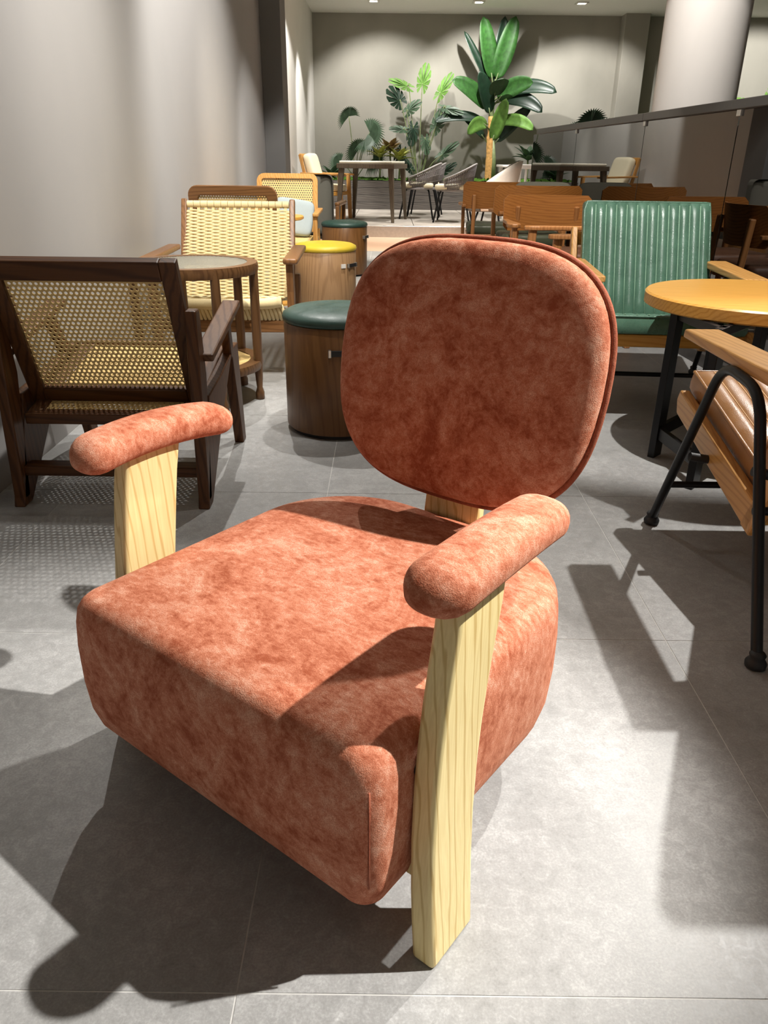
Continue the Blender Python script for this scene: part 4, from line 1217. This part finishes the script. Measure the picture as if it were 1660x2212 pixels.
# split-leaf plant
mon = thing('split_leaf_plant', 'tall split-leaf monstera with thin upright stems', 'plant', (0.58, 15.95, ZB))
def monstera_outline(w, h):
    right = []
    lobes = 5
    for i in range(lobes):
        a0 = R(-58 + i * 30)
        for s_, rr_ in ((0.0, 1.0), (0.5, 1.04), (0.78, 1.0), (0.88, 0.45)):
            a = a0 + R(30) * s_
            r = (0.52 + 0.48 * max(0, math.sin(a))) * rr_
            right.append((r * math.cos(a) * w * (1.25 - 0.25 * max(0, math.sin(a))), r * math.sin(a) * h + 0.0))
    pts = right + [(0, h * 1.02)] + [(-x, y) for x, y in reversed(right)]
    return pts
def mon_leaf(base, tip, up, w, h, mt, stalk_r=0.008):
    base, tip = Vector(base), Vector(tip)
    up = Vector(up).normalized()
    nrm = Vector((0.1, -1, 0.35)).normalized()
    nrm = (nrm - up * nrm.dot(up)).normalized()
    rx = up.cross(nrm).normalized()
    pts = monstera_outline(w, h)
    m = MB()
    cen = tip + up * (h * 0.12)
    vs_ = [cen] + [cen + rx * x + up * y - nrm * (0.35 * (x * x) / max(w, 0.01) + 0.25 * y * abs(y) / h) for x, y in pts]
    n = len(pts)
    m.add(vs_, [(0, i + 1, i + 2) for i in range(n - 1)])
    lf = m.build('leaf', mt, mon, solid=0.003)
    mid = base.lerp(tip, 0.55) + Vector((0, 0, 0.06))
    MB().tube(smoothpath([base, mid, tip, cen], 5), stalk_r, 6).build('stalk', M_STEM, lf, smooth=True)
for bx, tx, tz, upx, upz, w, h, mt in (
        (0.0, 0.02, 1.56, 0.22, 1, 0.16, 0.34, M_LEAF_L), (-0.04, -0.22, 1.55, -0.9, 0.35, 0.11, 0.34, M_LEAF_L), (0.05, 0.33, 1.42, 0.55, 0.9, 0.13, 0.38, M_LEAF_L),
        (-0.05, -0.36, 1.30, -0.5, 0.55, 0.21, 0.30, M_LEAF_D), (-0.02, -0.25, 1.15, 0.5, 0.4, 0.13, 0.28, M_LEAF_G), (0.04, 0.42, 1.22, 0.95, -0.15, 0.10, 0.34, M_LEAF_G),
        (-0.03, -0.12, 0.92, -0.1, -0.8, 0.15, 0.30, M_LEAF_D), (0.03, 0.28, 0.88, 0.4, 0.8, 0.16, 0.36, M_LEAF_G), (-0.06, -0.33, 0.52, -0.3, -0.9, 0.14, 0.26, M_LEAF_D),
        (0.06, 0.40, 0.42, 0.75, 0.6, 0.11, 0.36, M_LEAF_G), (0.02, 0.10, 0.72, 0.2, -0.9, 0.13, 0.25, M_LEAF_G), (0.06, 0.42, 0.12, 0.7, 0.5, 0.10, 0.3, M_LEAF_D),
        (-0.05, -0.14, 0.18, -0.5, 0.6, 0.11, 0.25, M_LEAF_D), (0.0, -0.28, 0.86, -0.9, 0.1, 0.09, 0.26, M_LEAF_G)):
    mon_leaf((bx, 0, 0), (tx, -0.05 - abs(tx) * 0.2, tz), (upx, -0.25, upz), w, h, mt)

def fan_palm(label, loc, fronds, mt, scale=1.0):
    t = thing('fan_palm', label, 'plant', loc)
    for (dx, dy, z, fx, fz, r) in fronds:
        tip = Vector((dx, dy, z)) * scale
        m = MB()
        dirv = Vector((fx, -0.4, fz)).normalized()
        sd_ = dirv.cross(Vector((0.2, -1, 0.3))).normalized()
        nrm = sd_.cross(dirv)
        nl = 25
        for k in range(nl):
            a = R(-105 + 210 * k / (nl - 1))
            d = dirv * math.cos(a) + sd_ * math.sin(a)
            q = d.cross(nrm).normalized() * (r * scale * 0.07)
            p1 = tip + d * (r * scale * 0.55)
            p2 = tip + d * (r * scale) + Vector((0, 0, -0.25 * r * scale))
            m.add([tip, p1 - q, p2, p1 + q], [(0, 1, 2, 3)])
        fr = m.build('frond', mt, t, solid=0.002)
        MB().tube(smoothpath([(0, 0, 0), tip * 0.5 + Vector((0, 0, 0.05)), tip], 5), 0.007 * scale, 5).build('stalk', M_STEM, fr, smooth=True)
    return t
fan_palm('low fan palm with folded fronds at the left end of the planter', (-0.62, 15.85, ZB),
         [(-0.10, -0.1, 0.95, -0.2, 0.6, 0.22), (0.24, -0.1, 0.72, 0.8, 0.2, 0.30), (0.05, -0.15, 0.45, -0.3, 0.6, 0.26), (-0.25, -0.1, 0.25, -0.7, 0.1, 0.24), (0.30, -0.1, 0.32, 0.7, -0.1, 0.24), (0.16, -0.15, 0.6, 0.5, -0.4, 0.22)], M_LEAF_G, 1.12)
fan_palm('dark palm left of the pilaster, standing in for a reflection in the smoked glass', (3.72, 15.9, ZB),  # added in place of a palm mirrored in the railing
         [(0, -0.1, 0.95, 0.0, 1.0, 0.35), (-0.22, -0.1, 0.75, -0.7, 0.4, 0.32), (0.25, -0.1, 0.8, 0.7, 0.5, 0.34), (0.1, -0.15, 0.5, 0.4, 0.2, 0.3), (-0.15, -0.15, 0.45, -0.5, 0.2, 0.3)], M_LEAF_D, 1.05)
def bromeliad(label, loc, s_, mt, seed):
    t = thing('bromeliad', label, 'plant', loc, 0, 'bromeliads in the planter')
    rnd = random.Random(seed)
    hs = 0.36 if s_ > 0.3 or mt is M_BROM else 0.1
    MB().tube([(0, 0, -0.05), (0.01, 0, hs * 0.6), (0, 0, hs + 0.03)], 0.016, 6).build('stem', M_STEM, t, smooth=True)
    for k in range(14):
        a = k * 2.4
        el = 0.5 + 1.6 * k / 14
        d = Vector((math.cos(a), math.sin(a), el)).normalized()
        L = s_ * rnd.uniform(0.8, 1.1)
        MB().sheet(leaf_rows((0, 0, hs + 0.02), d, L, 0.055 * s_ / 0.3, 0.7, 0.3, 6)).build('leaf', mt, t, smooth=True, solid=0.002)
for k, (x, y, z, s_, mt, lab) in enumerate((
        (-0.16, 15.6, 0.64, 0.30, M_BROM, 'yellow-green bromeliad at the left behind the square table'),
        (0.03, 15.75, 0.74, 0.34, M_BROMR, 'reddish bromeliad, tallest behind the square table'),
        (0.20, 15.6, 0.60, 0.32, M_BROM, 'yellow-green bromeliad at the right behind the square table'),
        (2.98, 15.6, 0.62, 0.34, M_BROM, 'yellow-green bromeliad standing in for a reflection in the smoked glass'),  # this and the next one replace plants mirrored in the railing
        (3.22, 15.7, 0.76, 0.36, M_BROMR, 'reddish bromeliad standing in for a reflection in the smoked glass'),
        (-1.05, 15.6, 0.56, 0.30, M_LEAF_G, 'small grey-green rosette plant in the planter corner'),
        (2.62, 15.8, 0.62, 0.36, M_LEAF_G, 'feathery grey-green plant left of the railing end'))):
    bromeliad(lab, (x, y, z), s_, mt, k)
mr = thing('split_leaf_plant', 'bright split-leaf plant at the right edge above the railing', 'plant', (6.95, 15.9, ZB))
mon = mr
for tx, tz, upx, upz, w, h in ((0.0, 1.35, 0.2, 1, 0.2, 0.4), (-0.3, 1.2, -0.7, 0.5, 0.18, 0.36), (0.35, 1.1, 0.7, 0.6, 0.18, 0.36), (-0.2, 0.8, -0.6, 0.2, 0.18, 0.34)):
    mon_leaf((0, 0, 0), (tx, -0.1, tz), (upx, -0.3, upz), w, h, M_LEAF_L)
